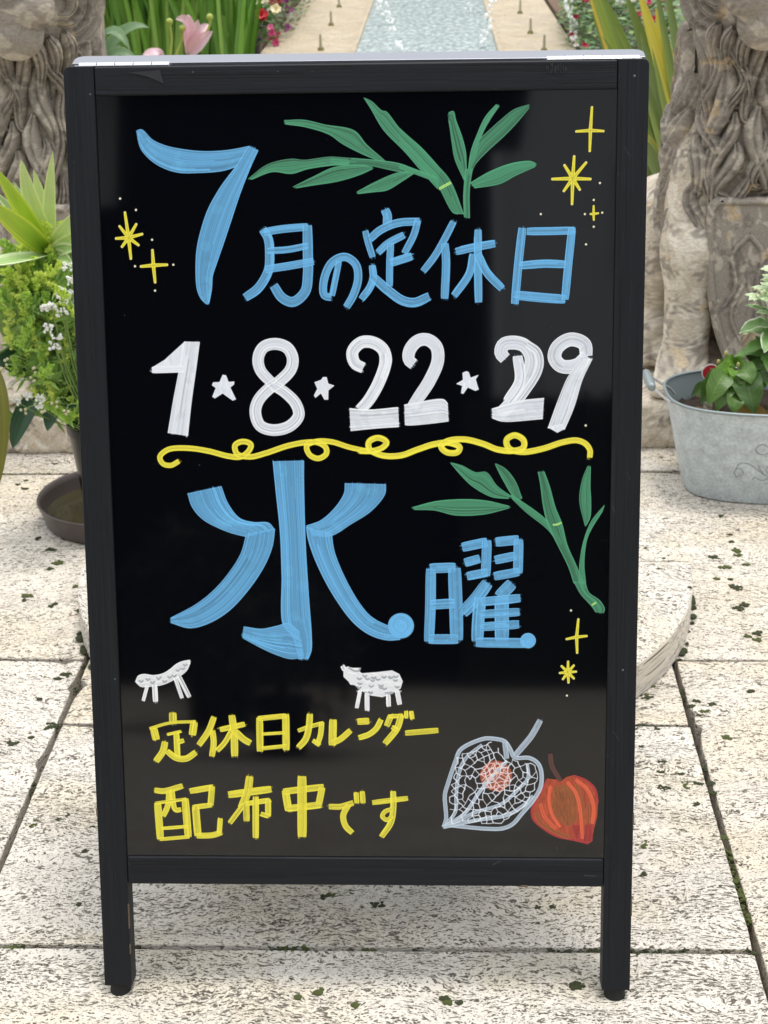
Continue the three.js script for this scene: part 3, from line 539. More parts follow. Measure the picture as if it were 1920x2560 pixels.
{
  const board = thing('sandwich_board', 'black wooden sandwich board with a hand drawn Japanese notice in blue, white and yellow marker', 'sign board', [-0.081, 0, -1.3056], -0.0025);
  const front = new THREE.Group(); front.name = 'front_frame'; front.position.y = 0.012; front.rotation.set(-0.2555, 0, 0.0015); board.add(front);
  const rail = (name, w, h, d, x, y, z, parent, swap) => mesh(name, metricUV(box(w, h, d, x, y, z, 0.0022), 1.6, x * 3 + y, y * 2.7, swap), blackWood, parent);
  const D = 0.026;
  for (const s of [-1, 1]) { // stiles with a rounded upper corner
    const q = new THREE.Shape(), w = 0.0315, h = 1.018, o = 0.0072; q.moveTo(0.001, 0.001); q.lineTo(w - 0.001, 0.001); q.lineTo(w - 0.001, h - o); q.quadraticCurveTo(w - 0.001, h - 0.001, w - o, h - 0.001); q.lineTo(0.001, h - 0.001); q.closePath();
    const g = new THREE.ExtrudeGeometry(q, { depth: D - 0.002, bevelEnabled: true, bevelSize: 0.001, bevelThickness: 0.001, bevelSegments: 2 }).translate(0.2685, 0, -D + 0.001); if (s < 0) g.rotateY(Math.PI).translate(0, 0, -D);
    mesh('side_rail', metricUV(g, 1.6, s, 0.3, true), blackWood, front);
  }
  rail('top_rail', 0.5366, 0.029, D - 0.0006, 0, 1.003, -D / 2 - 0.0003, front);
  rail('bottom_rail', 0.5366, 0.033, D - 0.0006, 0, 0.1405, -D / 2 - 0.0003, front);
  const panel = new THREE.PlaneGeometry(0.537, 0.832); panel.translate(0, 0.573, -0.004);
  const writing = mesh('writing_panel', panel, boardPaint, front);
  mesh('panel_backing', box(0.5366, 0.832, 0.006, 0, 0.573, -0.0075, 0.0008), std({ color: 0x08080a, roughness: 0.4 }), front);
  for (const s of [-1, 1]) mesh('rubber_foot', new THREE.CylinderGeometry(0.011, 0.0125, 0.013, 24).translate(s * 0.28425, -0.0065, -0.013), rubber, front);
  // chips where the paint has come off the edges
  const chip = [];
  for (const [x, y, w, h] of [[-0.2998, 0.21, 0.002, 0.008], [0.2999, 0.205, 0.0016, 0.014], [0.2999, 0.10, 0.0016, 0.02], [-0.2687, 0.085, 0.0014, 0.03], [-0.2687, 0.045, 0.0014, 0.012], [0.18, 0.1248, 0.008, 0.002]]) chip.push(box(w, h, 0.003, x, y, -0.0012, 0.0005));
  const ch = mesh('paint_chip', merge(chip), bareWood, front); stuff(ch);
  // scuffed remains of tape on the top rail
  const tape = std({ color: 0x24272c, roughness: 0.85 });
  const tapeShape = new THREE.Shape([[-0.233, 1.0115], [-0.208, 1.0125], [-0.200, 1.0135], [-0.196, 0.9995], [-0.212, 1.0065]].map((p) => new THREE.Vector2(...p)));
  mesh('tape_scrap', new THREE.ExtrudeGeometry(tapeShape, { depth: 0.0002, bevelEnabled: false }).translate(0, 0, 0.00005), tape, front);
  const tape2 = []; const R = rng(6); for (let i = 0; i < 16; i++) tape2.push(new THREE.BoxGeometry(0.0006 + R() * 0.001, 0.003 + R() * 0.007, 0.0003).translate(0.196 + R() * 0.021, 1.0075 + R() * 0.003, 0.00015));
  stuff(mesh('scratch', merge(tape2), tape, front));
  for (const s of [-1, 1]) { // hinges with five knuckles
    const parts = [], x0 = s < 0 ? -0.289 : 0.197; for (let i = 0; i < 5; i++) parts.push(new THREE.CylinderGeometry(0.0042, 0.0042, 0.0178, 18).rotateZ(Math.PI / 2).translate(x0 + 0.0096 + i * 0.0192, 1.0205, -0.0245));
    parts.push(box(0.096, 0.0012, 0.018, x0 + 0.048, 1.0188, -0.014, 0.0004));
    mesh('hinge', merge(parts), steel, front);
  }
  // rear frame hinged at the top
  const rear = new THREE.Group(); rear.name = 'rear_frame'; rear.position.set(0, 0.012 + 1.018 * Math.cos(0.2555) - 0.004, -1.018 * Math.sin(0.2555) - 0.022); rear.rotation.x = 0.222; board.add(rear);
  const H = 1.0;
  for (const s of [-1, 1]) rail('side_rail', 0.0315, H, 0.019, s * 0.28, -H / 2 - 0.002, -0.012, rear, true);
  rail('top_rail', 0.528, 0.029, 0.0186, 0, -0.0165, -0.012, rear); rail('bottom_rail', 0.528, 0.033, 0.0186, 0, -0.87, -0.012, rear);
  mesh('rear_panel', box(0.53, 0.83, 0.005, 0, -0.445, -0.012, 0.0008), std({ color: 0x0a0a0c, roughness: 0.35 }), rear);
  const strip = new THREE.Shape(); const hw = 0.2965, rr = 0.012; strip.moveTo(-hw, 0); strip.lineTo(hw, 0); strip.lineTo(hw, 0.021 - rr); strip.quadraticCurveTo(hw, 0.021, hw - rr, 0.021); strip.lineTo(-hw + rr, 0.021); strip.quadraticCurveTo(-hw, 0.021, -hw, 0.021 - rr); strip.closePath();
  mesh('top_strip', new THREE.ExtrudeGeometry(strip, { depth: 0.0024, bevelEnabled: true, bevelSize: 0.0006, bevelThickness: 0.0006, bevelSegments: 2 }).rotateX(-Math.PI / 2).translate(0, 0.0002, -0.001), satinGrey, rear);
  for (const s of [-1, 1]) mesh('rubber_foot', new THREE.CylinderGeometry(0.011, 0.0125, 0.013, 20).translate(s * 0.28, -H - 0.0075, -0.012), rubber, rear);
}
// ---------- stone for the statues ----------
function stoneTex(seed, base, light, dark, ochre, mix) {
  const N = 1024, R = rng(seed), a = createNoise2D(R), b = createNoise2D(R), c = createNoise2D(R), e = createNoise2D(R), hb = new Float32Array(N * N);
  const map = dataTex(N, N, (x, y, o) => {
    const u = x / N, v = y / N, wx = u + 0.007 * a(u * 14, v * 14), wy = v + 0.007 * b(u * 14, v * 14);
    const L = smooth(mix - 0.1, mix + 0.3, a(wx * 24, wy * 15) * 0.7 + 0.5 * b(wx * 60, wy * 44)), D = smooth(0.05, 0.7, c(wx * 16, wy * 12) * 0.7 + 0.5 * e(wx * 80, wy * 64)), O = smooth(0.74, 0.82, e(wx * 15 + 4, wy * 11) + 0.25 * a(wx * 60, wy * 50)), f = 0.5 * a(u * 160, v * 160) + 0.5 * c(u * 380, v * 380), cr = 1;
    for (let i = 0; i < 3; i++) { let k = lerp(base[i], light[i], L); k = lerp(k, ochre[i], O * 0.55); k = lerp(k, dark[i], D * 0.75 * (1 - O)); o[i] = k * (1 + 0.12 * f) * cr; }
    hb[y * N + x] = 0.55 + 0.12 * L - 0.1 * D + 0.2 * f - (cr < 1 ? 0.25 : 0);
  });
  const bump = dataTex(N, N, (x, y, o) => { o[0] = o[1] = o[2] = 255 * hb[y * N + x]; }, false);
  map.repeat.set(0.85, 0.85); bump.repeat.set(0.85, 0.85);
  return { map, bumpMap: bump };
}
const darkStone = std({ ...stoneTex(41, [150, 141, 130], [182, 172, 157], [118, 111, 103], [194, 166, 126], 0.2), bumpScale: 0.003, roughness: 0.9 });
const paleStone = std({ ...stoneTex(57, [196, 184, 166], [214, 204, 188], [134, 126, 116], [200, 176, 140], 0.0), bumpScale: 0.004, roughness: 0.9 });

// ---------- distance fields meshed into one skin ----------
const smin = (a, b, k) => { const h = Math.max(k - Math.abs(a - b), 0) / k; return Math.min(a, b) - h * h * k * 0.25; };
const cap = (ax, ay, az, bx, by, bz, ra, rb) => (x, y, z) => { const dx = bx - ax, dy = by - ay, dz = bz - az, t = clamp(((x - ax) * dx + (y - ay) * dy + (z - az) * dz) / (dx * dx + dy * dy + dz * dz)); return Math.hypot(x - ax - dx * t, y - ay - dy * t, z - az - dz * t) - lerp(ra, rb, t); };
const ell = (cx, cy, cz, rx, ry, rz) => (x, y, z) => { const px = (x - cx) / rx, py = (y - cy) / ry, pz = (z - cz) / rz, k = Math.hypot(px, py, pz), m = Math.hypot(px / rx, py / ry, pz / rz); return m < 1e-6 ? -Math.min(rx, ry, rz) : k * (k - 1) / m; };
const blend = (list) => (x, y, z) => { let d = 9; for (const [f, k] of list) d = smin(d, f(x, y, z), k); return d; };
const mirror = (f) => (x, y, z) => f(Math.abs(x), y, z);
function skin(f, lo, hi, cell, uvR = 0.16) { // surface nets
  const n = [0, 1, 2].map((i) => Math.ceil((hi[i] - lo[i]) / cell) + 1), [nx, ny, nz] = n, F = new Float32Array(nx * ny * nz), id = new Int32Array(nx * ny * nz).fill(-1), P = [], I = [];
  const at = (i, j, k) => (k * ny + j) * nx + i;
  for (let k = 0; k < nz; k++) for (let j = 0; j < ny; j++) for (let i = 0; i < nx; i++) F[at(i, j, k)] = f(lo[0] + i * cell, lo[1] + j * cell, lo[2] + k * cell);
  for (let k = 0; k < nz - 1; k++) for (let j = 0; j < ny - 1; j++) for (let i = 0; i < nx - 1; i++) {
    let c = 0, x = 0, y = 0, z = 0; const v = (a, b, d) => F[at(i + a, j + b, k + d)];
    const edge = (a, b) => { const p = v(...a), q = v(...b); if ((p < 0) !== (q < 0)) { const t = p / (p - q); x += lerp(a[0], b[0], t); y += lerp(a[1], b[1], t); z += lerp(a[2], b[2], t); c++; } };
    for (let m = 0; m < 4; m++) { const s = m & 1, t = m >> 1; edge([0, s, t], [1, s, t]); edge([s, 0, t], [s, 1, t]); edge([s, t, 0], [s, t, 1]); }
    if (c) { id[at(i, j, k)] = P.length / 3; P.push(lo[0] + (i + x / c) * cell, lo[1] + (j + y / c) * cell, lo[2] + (k + z / c) * cell); }
  }
  const quad = (a, b, c, d, flip) => { if (a < 0 || b < 0 || c < 0 || d < 0) return; flip ? I.push(a, c, b, a, d, c) : I.push(a, b, c, a, c, d); };
  for (let k = 1; k < nz - 1; k++) for (let j = 1; j < ny - 1; j++) for (let i = 1; i < nx - 1; i++) {
    const p = F[at(i, j, k)] < 0;
    if (p !== F[at(i + 1, j, k)] < 0) quad(id[at(i, j - 1, k - 1)], id[at(i, j, k - 1)], id[at(i, j, k)], id[at(i, j - 1, k)], !p);
    if (p !== F[at(i, j + 1, k)] < 0) quad(id[at(i - 1, j, k - 1)], id[at(i - 1, j, k)], id[at(i, j, k)], id[at(i, j, k - 1)], !p);
    if (p !== F[at(i, j, k + 1)] < 0) quad(id[at(i - 1, j - 1, k)], id[at(i, j - 1, k)], id[at(i, j, k)], id[at(i - 1, j, k)], !p);
  }
  const g = new THREE.BufferGeometry(), N = [], U = [], e = 0.002;
  for (let i = 0; i < P.length; i += 3) {
    const x = P[i], y = P[i + 1], z = P[i + 2], q = V(f(x + e, y, z) - f(x - e, y, z), f(x, y + e, z) - f(x, y - e, z), f(x, y, z + e) - f(x, y, z - e)).normalize();
    N.push(q.x, q.y, q.z); U.push(Math.atan2(x, z) * uvR + 0.6, y);
  }
  g.setAttribute('position', new THREE.Float32BufferAttribute(P, 3)); g.setAttribute('normal', new THREE.Float32BufferAttribute(N, 3)); g.setAttribute('uv', new THREE.Float32BufferAttribute(U, 2)); g.setIndex(I); return g;
}
const gradient = (f, p, e = 0.003) => V(f(p.x + e, p.y, p.z) - f(p.x - e, p.y, p.z), f(p.x, p.y + e, p.z) - f(p.x, p.y - e, p.z), f(p.x, p.y, p.z + e) - f(p.x, p.y, p.z - e)).normalize();
function onto(f, p, off) { p = p.clone(); for (let i = 0; i < 5; i++) p.addScaledVector(gradient(f, p), -(f(p.x, p.y, p.z) - off) * 0.9); return p; }

// ---------- the stone lions ----------
const TOP = 0.107;
const bodyField = (() => {
  const toes = [-0.036, -0.012, 0.013, 0.036];
  const L = [
    [mirror(cap(0.105, 0.16, 0.21, 0.1, 0.4, 0.19, 0.047, 0.056)), 0.05], [mirror(cap(0.1, 0.4, 0.19, 0.1, 0.62, 0.11, 0.054, 0.06)), 0.06],
    [mirror(cap(0.108, TOP + 0.03, 0.19, 0.112, TOP + 0.028, 0.26, 0.052, 0.045)), 0.04],
    [ell(0, 0.58, 0.05, 0.115, 0.2, 0.13), 0.08], [cap(0, 0.5, 0.02, 0, 0.3, -0.16, 0.15, 0.16), 0.1], [ell(0, 0.26, -0.2, 0.18, 0.17, 0.15), 0.08],
    [mirror(ell(0.165, 0.33, -0.06, 0.085, 0.17, 0.16)), 0.05], [mirror(cap(0.185, TOP + 0.09, -0.16, 0.175, TOP + 0.05, 0.02, 0.06, 0.046)), 0.03],
    [mirror(ell(0.165, TOP + 0.075, 0.02, 0.062, 0.06, 0.09)), 0.02], [mirror(cap(0.11, TOP + 0.165, 0.03, 0.21, TOP + 0.165, 0.03, 0.026, 0.026)), 0.012],
  ];
  for (const t of toes) { L.push([mirror(cap(0.11 + t, TOP + 0.055, 0.235, 0.114 + t * 1.35, TOP + 0.018, 0.318 - Math.abs(t) * 0.6, 0.021, 0.02)), 0.006]); L.push([mirror(cap(0.165 + t * 1.25, TOP + 0.105, 0.055, 0.165 + t * 1.45, TOP + 0.03, 0.115 - Math.abs(t) * 0.3, 0.0215, 0.025)), 0.004]); }
  L.push([cap(0.12, 0.16, -0.28, 0.22, 0.15, -0.2, 0.03, 0.025), 0.03], [cap(0.22, 0.15, -0.2, 0.24, 0.15, -0.05, 0.025, 0.03), 0.02]);
  return blend(L);
})();
const maneField = blend([[ell(0, 0.92, 0.09, 0.138, 0.165, 0.15), 0.03], [cap(0, 0.86, 0.07, 0, 0.56, 0.1, 0.112, 0.115), 0.03], [mirror(cap(0.055, 0.62, 0.09, 0.075, 0.46, 0.13, 0.085, 0.075)), 0.06], [cap(0, 0.9, -0.04, 0, 0.55, -0.08, 0.115, 0.12), 0.08]]);
const headField = blend([
  [ell(0, 0.99, 0.17, 0.088, 0.11, 0.1), 0.03], [ell(0, 0.905, 0.24, 0.066, 0.052, 0.065), 0.03], [mirror(ell(0.04, 0.915, 0.278, 0.048, 0.04, 0.036)), 0.012], [ell(0, 0.862, 0.258, 0.056, 0.05, 0.05), 0.008],
  [ell(0, 0.955, 0.29, 0.034, 0.022, 0.026), 0.012], [cap(0, 1.03, 0.25, 0, 0.965, 0.285, 0.026, 0.03), 0.03], [mirror(cap(0.03, 1.03, 0.262, 0.085, 1.02, 0.225, 0.02, 0.018)), 0.018],
  [mirror(ell(0.05, 0.995, 0.252, 0.02, 0.013, 0.018)), 0.008], [mirror(ell(0.058, 0.955, 0.2, 0.03, 0.045, 0.04)), 0.03], [mirror(ell(0.105, 1.075, 0.12, 0.035, 0.045, 0.022)), 0.015],
  [mirror(cap(0.075, 0.897, 0.262, 0.0, 0.893, 0.3, 0.006, 0.008)), 0.006],
]);
const chipN = createNoise3D(rng(88));
function lockGeo(path, f, W, H, o = {}) { // one carved lock: a domed, fluted tuft lying on the skin f
  const { flutes = 3, tip = 1, lift = 0.006, rough = 0.0008 } = o, n = path.length - 1, K = flutes * 6, P = [], U = [], I = [];
  for (let i = 0; i <= n; i++) {
    const t = i / n, p = path[i], N = gradient(f, p), T = path[Math.min(n, i + 1)].clone().sub(path[Math.max(0, i - 1)]).normalize(), S = T.clone().cross(N).normalize(), w = W * Math.min(1, 0.35 + t * 3.2) * Math.pow(Math.max(0.02, 1 - Math.pow(t, 1.9) * tip), 0.8), up = lift * Math.sin(Math.PI * Math.min(1, t * 0.9 + 0.1)) - 0.004;
    for (let j = 0; j <= K; j++) {
      const x = j / K * 2 - 1, dome = Math.sqrt(Math.max(0, 1 - x * x)), h = (H * Math.min(1, 0.25 + w / W) * dome * (0.42 + 0.58 * Math.abs(Math.cos(Math.PI * flutes * 0.5 * (x + 1) + Math.PI / 2)))) * (t > 0.97 ? 0.3 : 1);
      const v = p.clone().addScaledVector(S, x * w / 2).addScaledVector(N, up + h - (1 - dome) * 0.004 + rough * (chipN(p.x * 70 + x * 3, p.y * 70, p.z * 70) + chipN(p.x * 190, p.y * 190 + x * 6, p.z * 190))); P.push(v.x, v.y, v.z); U.push(Math.atan2(v.x, v.z) * 0.16 + 0.6, v.y);
    }
  }
  for (let i = 0; i < n; i++) for (let j = 0; j < K; j++) { const k = i * (K + 1) + j; I.push(k, k + 1, k + K + 1, k + 1, k + K + 2, k + K + 1); }
  const g = new THREE.BufferGeometry(); g.setAttribute('position', new THREE.Float32BufferAttribute(P, 3)); g.setAttribute('uv', new THREE.Float32BufferAttribute(U, 2)); g.setIndex(I); g.computeVertexNormals(); return g;
}
function carveMane(parent) {
  const R = rng(311), P = (a, y, rr = 0.15) => V(Math.sin(a) * rr, y, 0.08 + Math.cos(a) * rr), add = (path, f, W, H, o) => mesh('mane_lock', lockGeo(path, f, W, H, o), darkStone, parent);
  for (let row = 5; row >= 0; row--) for (let c = -6; c <= 6; c++) { // hanging locks, lower rows under upper ones
    const a = (c + (row % 2) * 0.5) * 0.35 + (R() - 0.5) * 0.16, y0 = 0.835 - row * 0.066 + (R() - 0.5) * 0.035, sw = R() < 0.5 ? 1 : -1, amp = 0.08 + R() * 0.12, len = 0.14 + R() * 0.085, ph = R() * 2, wv = 4.2 + R() * 2.6, path = [];
    if (Math.abs(a) > 2) continue;
    for (let i = 0; i <= 22; i++) { const t = i / 22, curl = t > 0.72 ? Math.pow((t - 0.72) / 0.28, 1.5) * 0.75 : 0; path.push(onto(maneField, P(a + sw * amp * ((Math.sin(t * wv + ph) - Math.sin(ph)) * 0.8 + curl), y0 - len * (t - (t > 0.75 ? (t - 0.75) * 0.75 : 0))), 0.002)); }
    add(path, maneField, 0.026 + R() * 0.026, 0.019 + R() * 0.006, { flutes: R() < 0.45 ? 2 : 3, lift: 0.008 + R() * 0.012, rough: 0.0016 });
  }
  for (const s of [-1, 1]) { // crescents of the ruff curling round each cheek
    for (let k = 0; k < 4; k++) { const rad = 0.022 + k * 0.0185, path = []; for (let i = 0; i <= 18; i++) { const q = lerp(2.35, -2.0 + k * 0.1, i / 18); const cx = 0.084 + Math.cos(q) * rad * 0.68, cy = 0.915 + Math.sin(q) * rad * 1.05; path.push(onto(maneField, V(s * cx, cy, 0.09 + 0.15 * Math.sqrt(Math.max(0.03, 1 - (cx / 0.138) ** 2 - ((cy - 0.92) / 0.165) ** 2))), 0.004)); } add(path, maneField, 0.0245, 0.02, { flutes: 2, tip: 0.9 }); }
    for (let k = 0; k < 3; k++) { const path = []; for (let i = 0; i <= 12; i++) { const t = i / 12; path.push(onto(maneField, V(s * (0.03 + k * 0.035 + 0.02 * Math.sin(t * 3.4)), 0.835 - t * 0.11 + k * 0.008, 0.26 - k * 0.02), 0.006)); } add(path, maneField, 0.034, 0.018, { flutes: 3, lift: 0.014 }); }
  }
  for (let a = -1.5; a <= 1.51; a += 0.3) { const path = []; for (let i = 0; i <= 9; i++) { const t = i / 9; path.push(onto(maneField, V(Math.sin(a) * (0.1 + t * 0.06), 0.98 + Math.cos(a) * (0.12 + 0.03 * t), 0.2 - t * 0.24), 0.004)); } add(path, maneField, 0.045, 0.018); }
  for (let k = -3; k <= 3; k++) { const path = []; for (let i = 0; i <= 9; i++) { const t = i / 9; path.push(onto(headField, V(k * 0.015 * (1 - t * 0.55), 0.885 - t * 0.07, 0.34), -0.0015)); } add(path, headField, 0.014, 0.006, { flutes: 1, lift: 0.001 }); } // beard on the chin
}
function shieldGeo() {
  const s = new THREE.Shape(); s.moveTo(-0.062, 0.4); s.quadraticCurveTo(-0.083, 0.4, -0.084, 0.378); s.bezierCurveTo(-0.088, 0.26, -0.07, 0.12, 0, 0.012); s.bezierCurveTo(0.07, 0.12, 0.088, 0.26, 0.084, 0.378); s.quadraticCurveTo(0.083, 0.4, 0.062, 0.4); s.closePath();
  const a = new THREE.ExtrudeGeometry(s, { depth: 0.02, bevelEnabled: true, bevelSize: 0.004, bevelThickness: 0.004, bevelSegments: 3, curveSegments: 20 });
  const rim = [], pts = s.getSpacedPoints(90).map((p) => V(p.x * 0.93, 0.012 + p.y * 0.96, 0.024)); rim.push(new THREE.TubeGeometry(new THREE.CatmullRomCurve3(pts, true), 120, 0.0065, 8, true));
  const ridge = []; for (const k of [-1, 1]) { ridge.push(tube([[0, 0.33, 0.024], [k * 0.03, 0.29, 0.026], [k * 0.022, 0.22, 0.026], [k * 0.04, 0.18, 0.025]], 0.006, 16, 6, 0.6), tube([[0, 0.24, 0.025], [k * 0.026, 0.16, 0.026], [0, 0.1, 0.025]], 0.005, 14, 6, 0.6)); }
  const g = merge([a, ...rim, ...ridge]); const p = g.attributes.position, uv = g.attributes.uv; for (let i = 0; i < p.count; i++) uv.setXY(i, p.getX(i) + 0.3, p.getY(i) + 0.1); return g;
}
function plinthGeo() {
  const n = createNoise3D(rng(9)), f = (x, y, z) => { const qx = Math.abs(x) - 0.2, qy = Math.abs(y - 0.05) - 0.034, qz = Math.abs(z + 0.01) - 0.31, k = 0.024, d = Math.hypot(Math.max(qx, 0), Math.max(qy, 0), Math.max(qz, 0)) + Math.min(Math.max(qx, qy, qz), 0) - k; return d + 0.006 * n(x * 12, y * 14, z * 12) + 0.003 * n(x * 40, y * 40, z * 40); };
  return skin(f, [-0.26, -0.03, -0.38], [0.26, 0.14, 0.36], 0.011, 0.3);
}
const lionR = thing('stone_lion', 'weathered seated stone lion holding a shield, behind the galvanised tub', 'lion statue', [0.655, 0, -3.262], -0.06, 'stone lions either side of the board');
{
  mesh('body', skin(bodyField, [-0.29, TOP - 0.02, -0.38], [0.29, 0.8, 0.34], 0.0095), paleStone, lionR);
  mesh('head', skin(headField, [-0.16, 0.79, 0.03], [0.16, 1.14, 0.34], 0.0062), darkStone, lionR);
  const mane = mesh('mane_core', skin(maneField, [-0.21, 0.34, -0.26], [0.21, 1.14, 0.3], 0.012), darkStone, lionR);
  carveMane(mane);
  const sh = mesh('shield', shieldGeo(), darkStone, lionR); sh.position.set(0.005, TOP + 0.01, 0.245); sh.rotation.x = -0.07;
  mesh('plinth', plinthGeo(), paleStone, lionR);
  const L = lionR.clone(); L.name = numbered('stone_lion'); L.position.set(-0.828, 0, -3.258); L.rotation.y = 0.03; scene.add(L);
  L.userData = { label: 'weathered seated stone lion behind the striped pointed leaves and the dark plant pot', category: 'lion statue', group: 'stone lions either side of the board' };
}

// ---------- galvanised tub ----------
const galvTex = (() => {
  const a = createNoise2D(rng(61)), b = createNoise2D(rng(62)), W = 2048, H = 320, [c, x] = newCanvas(W, H), [bc, bb] = newCanvas(W, H), im = x.createImageData(W, H);
  for (let j = 0; j < H; j++) for (let i = 0; i < W; i++) { const k = a(i / 17, j / 17) * 0.5 + b(i / 7, j / 8) * 0.35 + a(i / 60, j / 60) * 0.5, q = (j * W + i) * 4, s = 1 + 0.11 * k; im.data[q] = 188 * s; im.data[q + 1] = 197 * s; im.data[q + 2] = 201 * s; im.data[q + 3] = 255; }
  x.putImageData(im, 0, 0); const R = rng(4);
  for (let i = 0; i < 130; i++) { x.fillStyle = `rgba(90,74,50,${0.2 + R() * 0.5})`; x.beginPath(); x.arc(R() * W, H * (R() < 0.5 ? 0.93 + R() * 0.07 : R()), 0.6 + R() * 2, 0, TAU); x.fill(); }
  bb.fillStyle = '#808080'; bb.fillRect(0, 0, W, H);
  const line = (pts, w) => { const cv = new THREE.CatmullRomCurve3(pts.map((p) => V(p[0], p[1], 0))).getPoints(60); for (const [q, st, lw, dx] of [[bb, '#e8e8e8', w + 3, -1], [bb, '#101010', w, 0], [x, 'rgba(226,230,230,0.55)', w, -1.6], [x, 'rgba(86,88,84,0.75)', w * 0.75, 0]]) { q.strokeStyle = st; q.lineWidth = lw; q.lineCap = q.lineJoin = 'round'; q.beginPath(); cv.forEach((p, i) => i ? q.lineTo(p.x + dx, p.y + dx) : q.moveTo(p.x + dx, p.y + dx)); q.stroke(); } };
  // pressed lettering and scrollwork; X is metres along the front from its middle, Y metres up from the bottom
  const S = (X, Y) => [W * 0.25 + X / TUBLEN * W, H - Y / 0.2 * H];
  line([[-0.118, 0.128], [-0.13, 0.136], [-0.141, 0.131], [-0.143, 0.121], [-0.134, 0.114], [-0.122, 0.117], [-0.112, 0.13], [-0.1, 0.146], [-0.092, 0.15]].map((p) => S(...p)), 2.2);
  line([[-0.1, 0.13], [-0.113, 0.133], [-0.117, 0.141], [-0.106, 0.149], [-0.088, 0.152], [-0.07, 0.15]].map((p) => S(...p)), 2.2);
  line([[-0.108, 0.132], [-0.096, 0.134], [-0.084, 0.138]].map((p) => S(...p)), 1.8); line([[-0.08, 0.15], [-0.09, 0.134], [-0.094, 0.122], [-0.086, 0.122], [-0.076, 0.13]].map((p) => S(...p)), 2);
  line([[-0.07, 0.132], [-0.076, 0.126], [-0.07, 0.12], [-0.062, 0.126], [-0.068, 0.132]].map((p) => S(...p)), 1.8);
  line([[-0.128, 0.11], [0.1, 0.11]].map((p) => S(...p)), 1.2);
  for (const s of [-1, 1]) {
    line([[0.176, 0.062], [0.17, 0.07], [0.176, 0.08], [0.187, 0.074], [0.184, 0.06], [0.178, 0.066]].map((p) => S(s * p[0], p[1])), 2); line([[0.186, 0.074], [0.175, 0.092], [0.16, 0.092], [0.145, 0.083], [0.13, 0.07], [0.11, 0.062], [0.09, 0.066]].map((p) => S(s * p[0], p[1])), 2);
    line([[0.13, 0.07], [0.138, 0.084], [0.14, 0.09]].map((p) => S(s * p[0], p[1])), 2.4); line([[0.118, 0.068], [0.125, 0.08], [0.12, 0.088], [0.112, 0.084]].map((p) => S(s * p[0], p[1])), 2); line([[0.12, 0.06], [0.135, 0.056], [0.148, 0.062], [0.152, 0.056]].map((p) => S(s * p[0], p[1])), 2); line([[0.108, 0.058], [0.116, 0.05], [0.13, 0.048]].map((p) => S(s * p[0], p[1])), 1.8);
    for (let i = 0; i < 7; i++) { const q = i / 7 * TAU; line([[0.09 + 0.006 * Math.cos(q), 0.074 + 0.006 * Math.sin(q)], [0.09 + 0.018 * Math.cos(q + 0.3), 0.074 + 0.016 * Math.sin(q + 0.3)], [0.09 + 0.007 * Math.cos(q + 0.8), 0.074 + 0.007 * Math.sin(q + 0.8)]].map((p) => S(s * p[0], p[1])), 1.6); }
  }
  return { map: canvasTex(c), bumpMap: canvasTex(bc, false) };
})();
const galv = std({ ...galvTex, bumpScale: 0.0022, metalness: 0.2, roughness: 0.5 }), galvPlain = std({ color: 0x8f999b, metalness: 0.5, roughness: 0.45 });
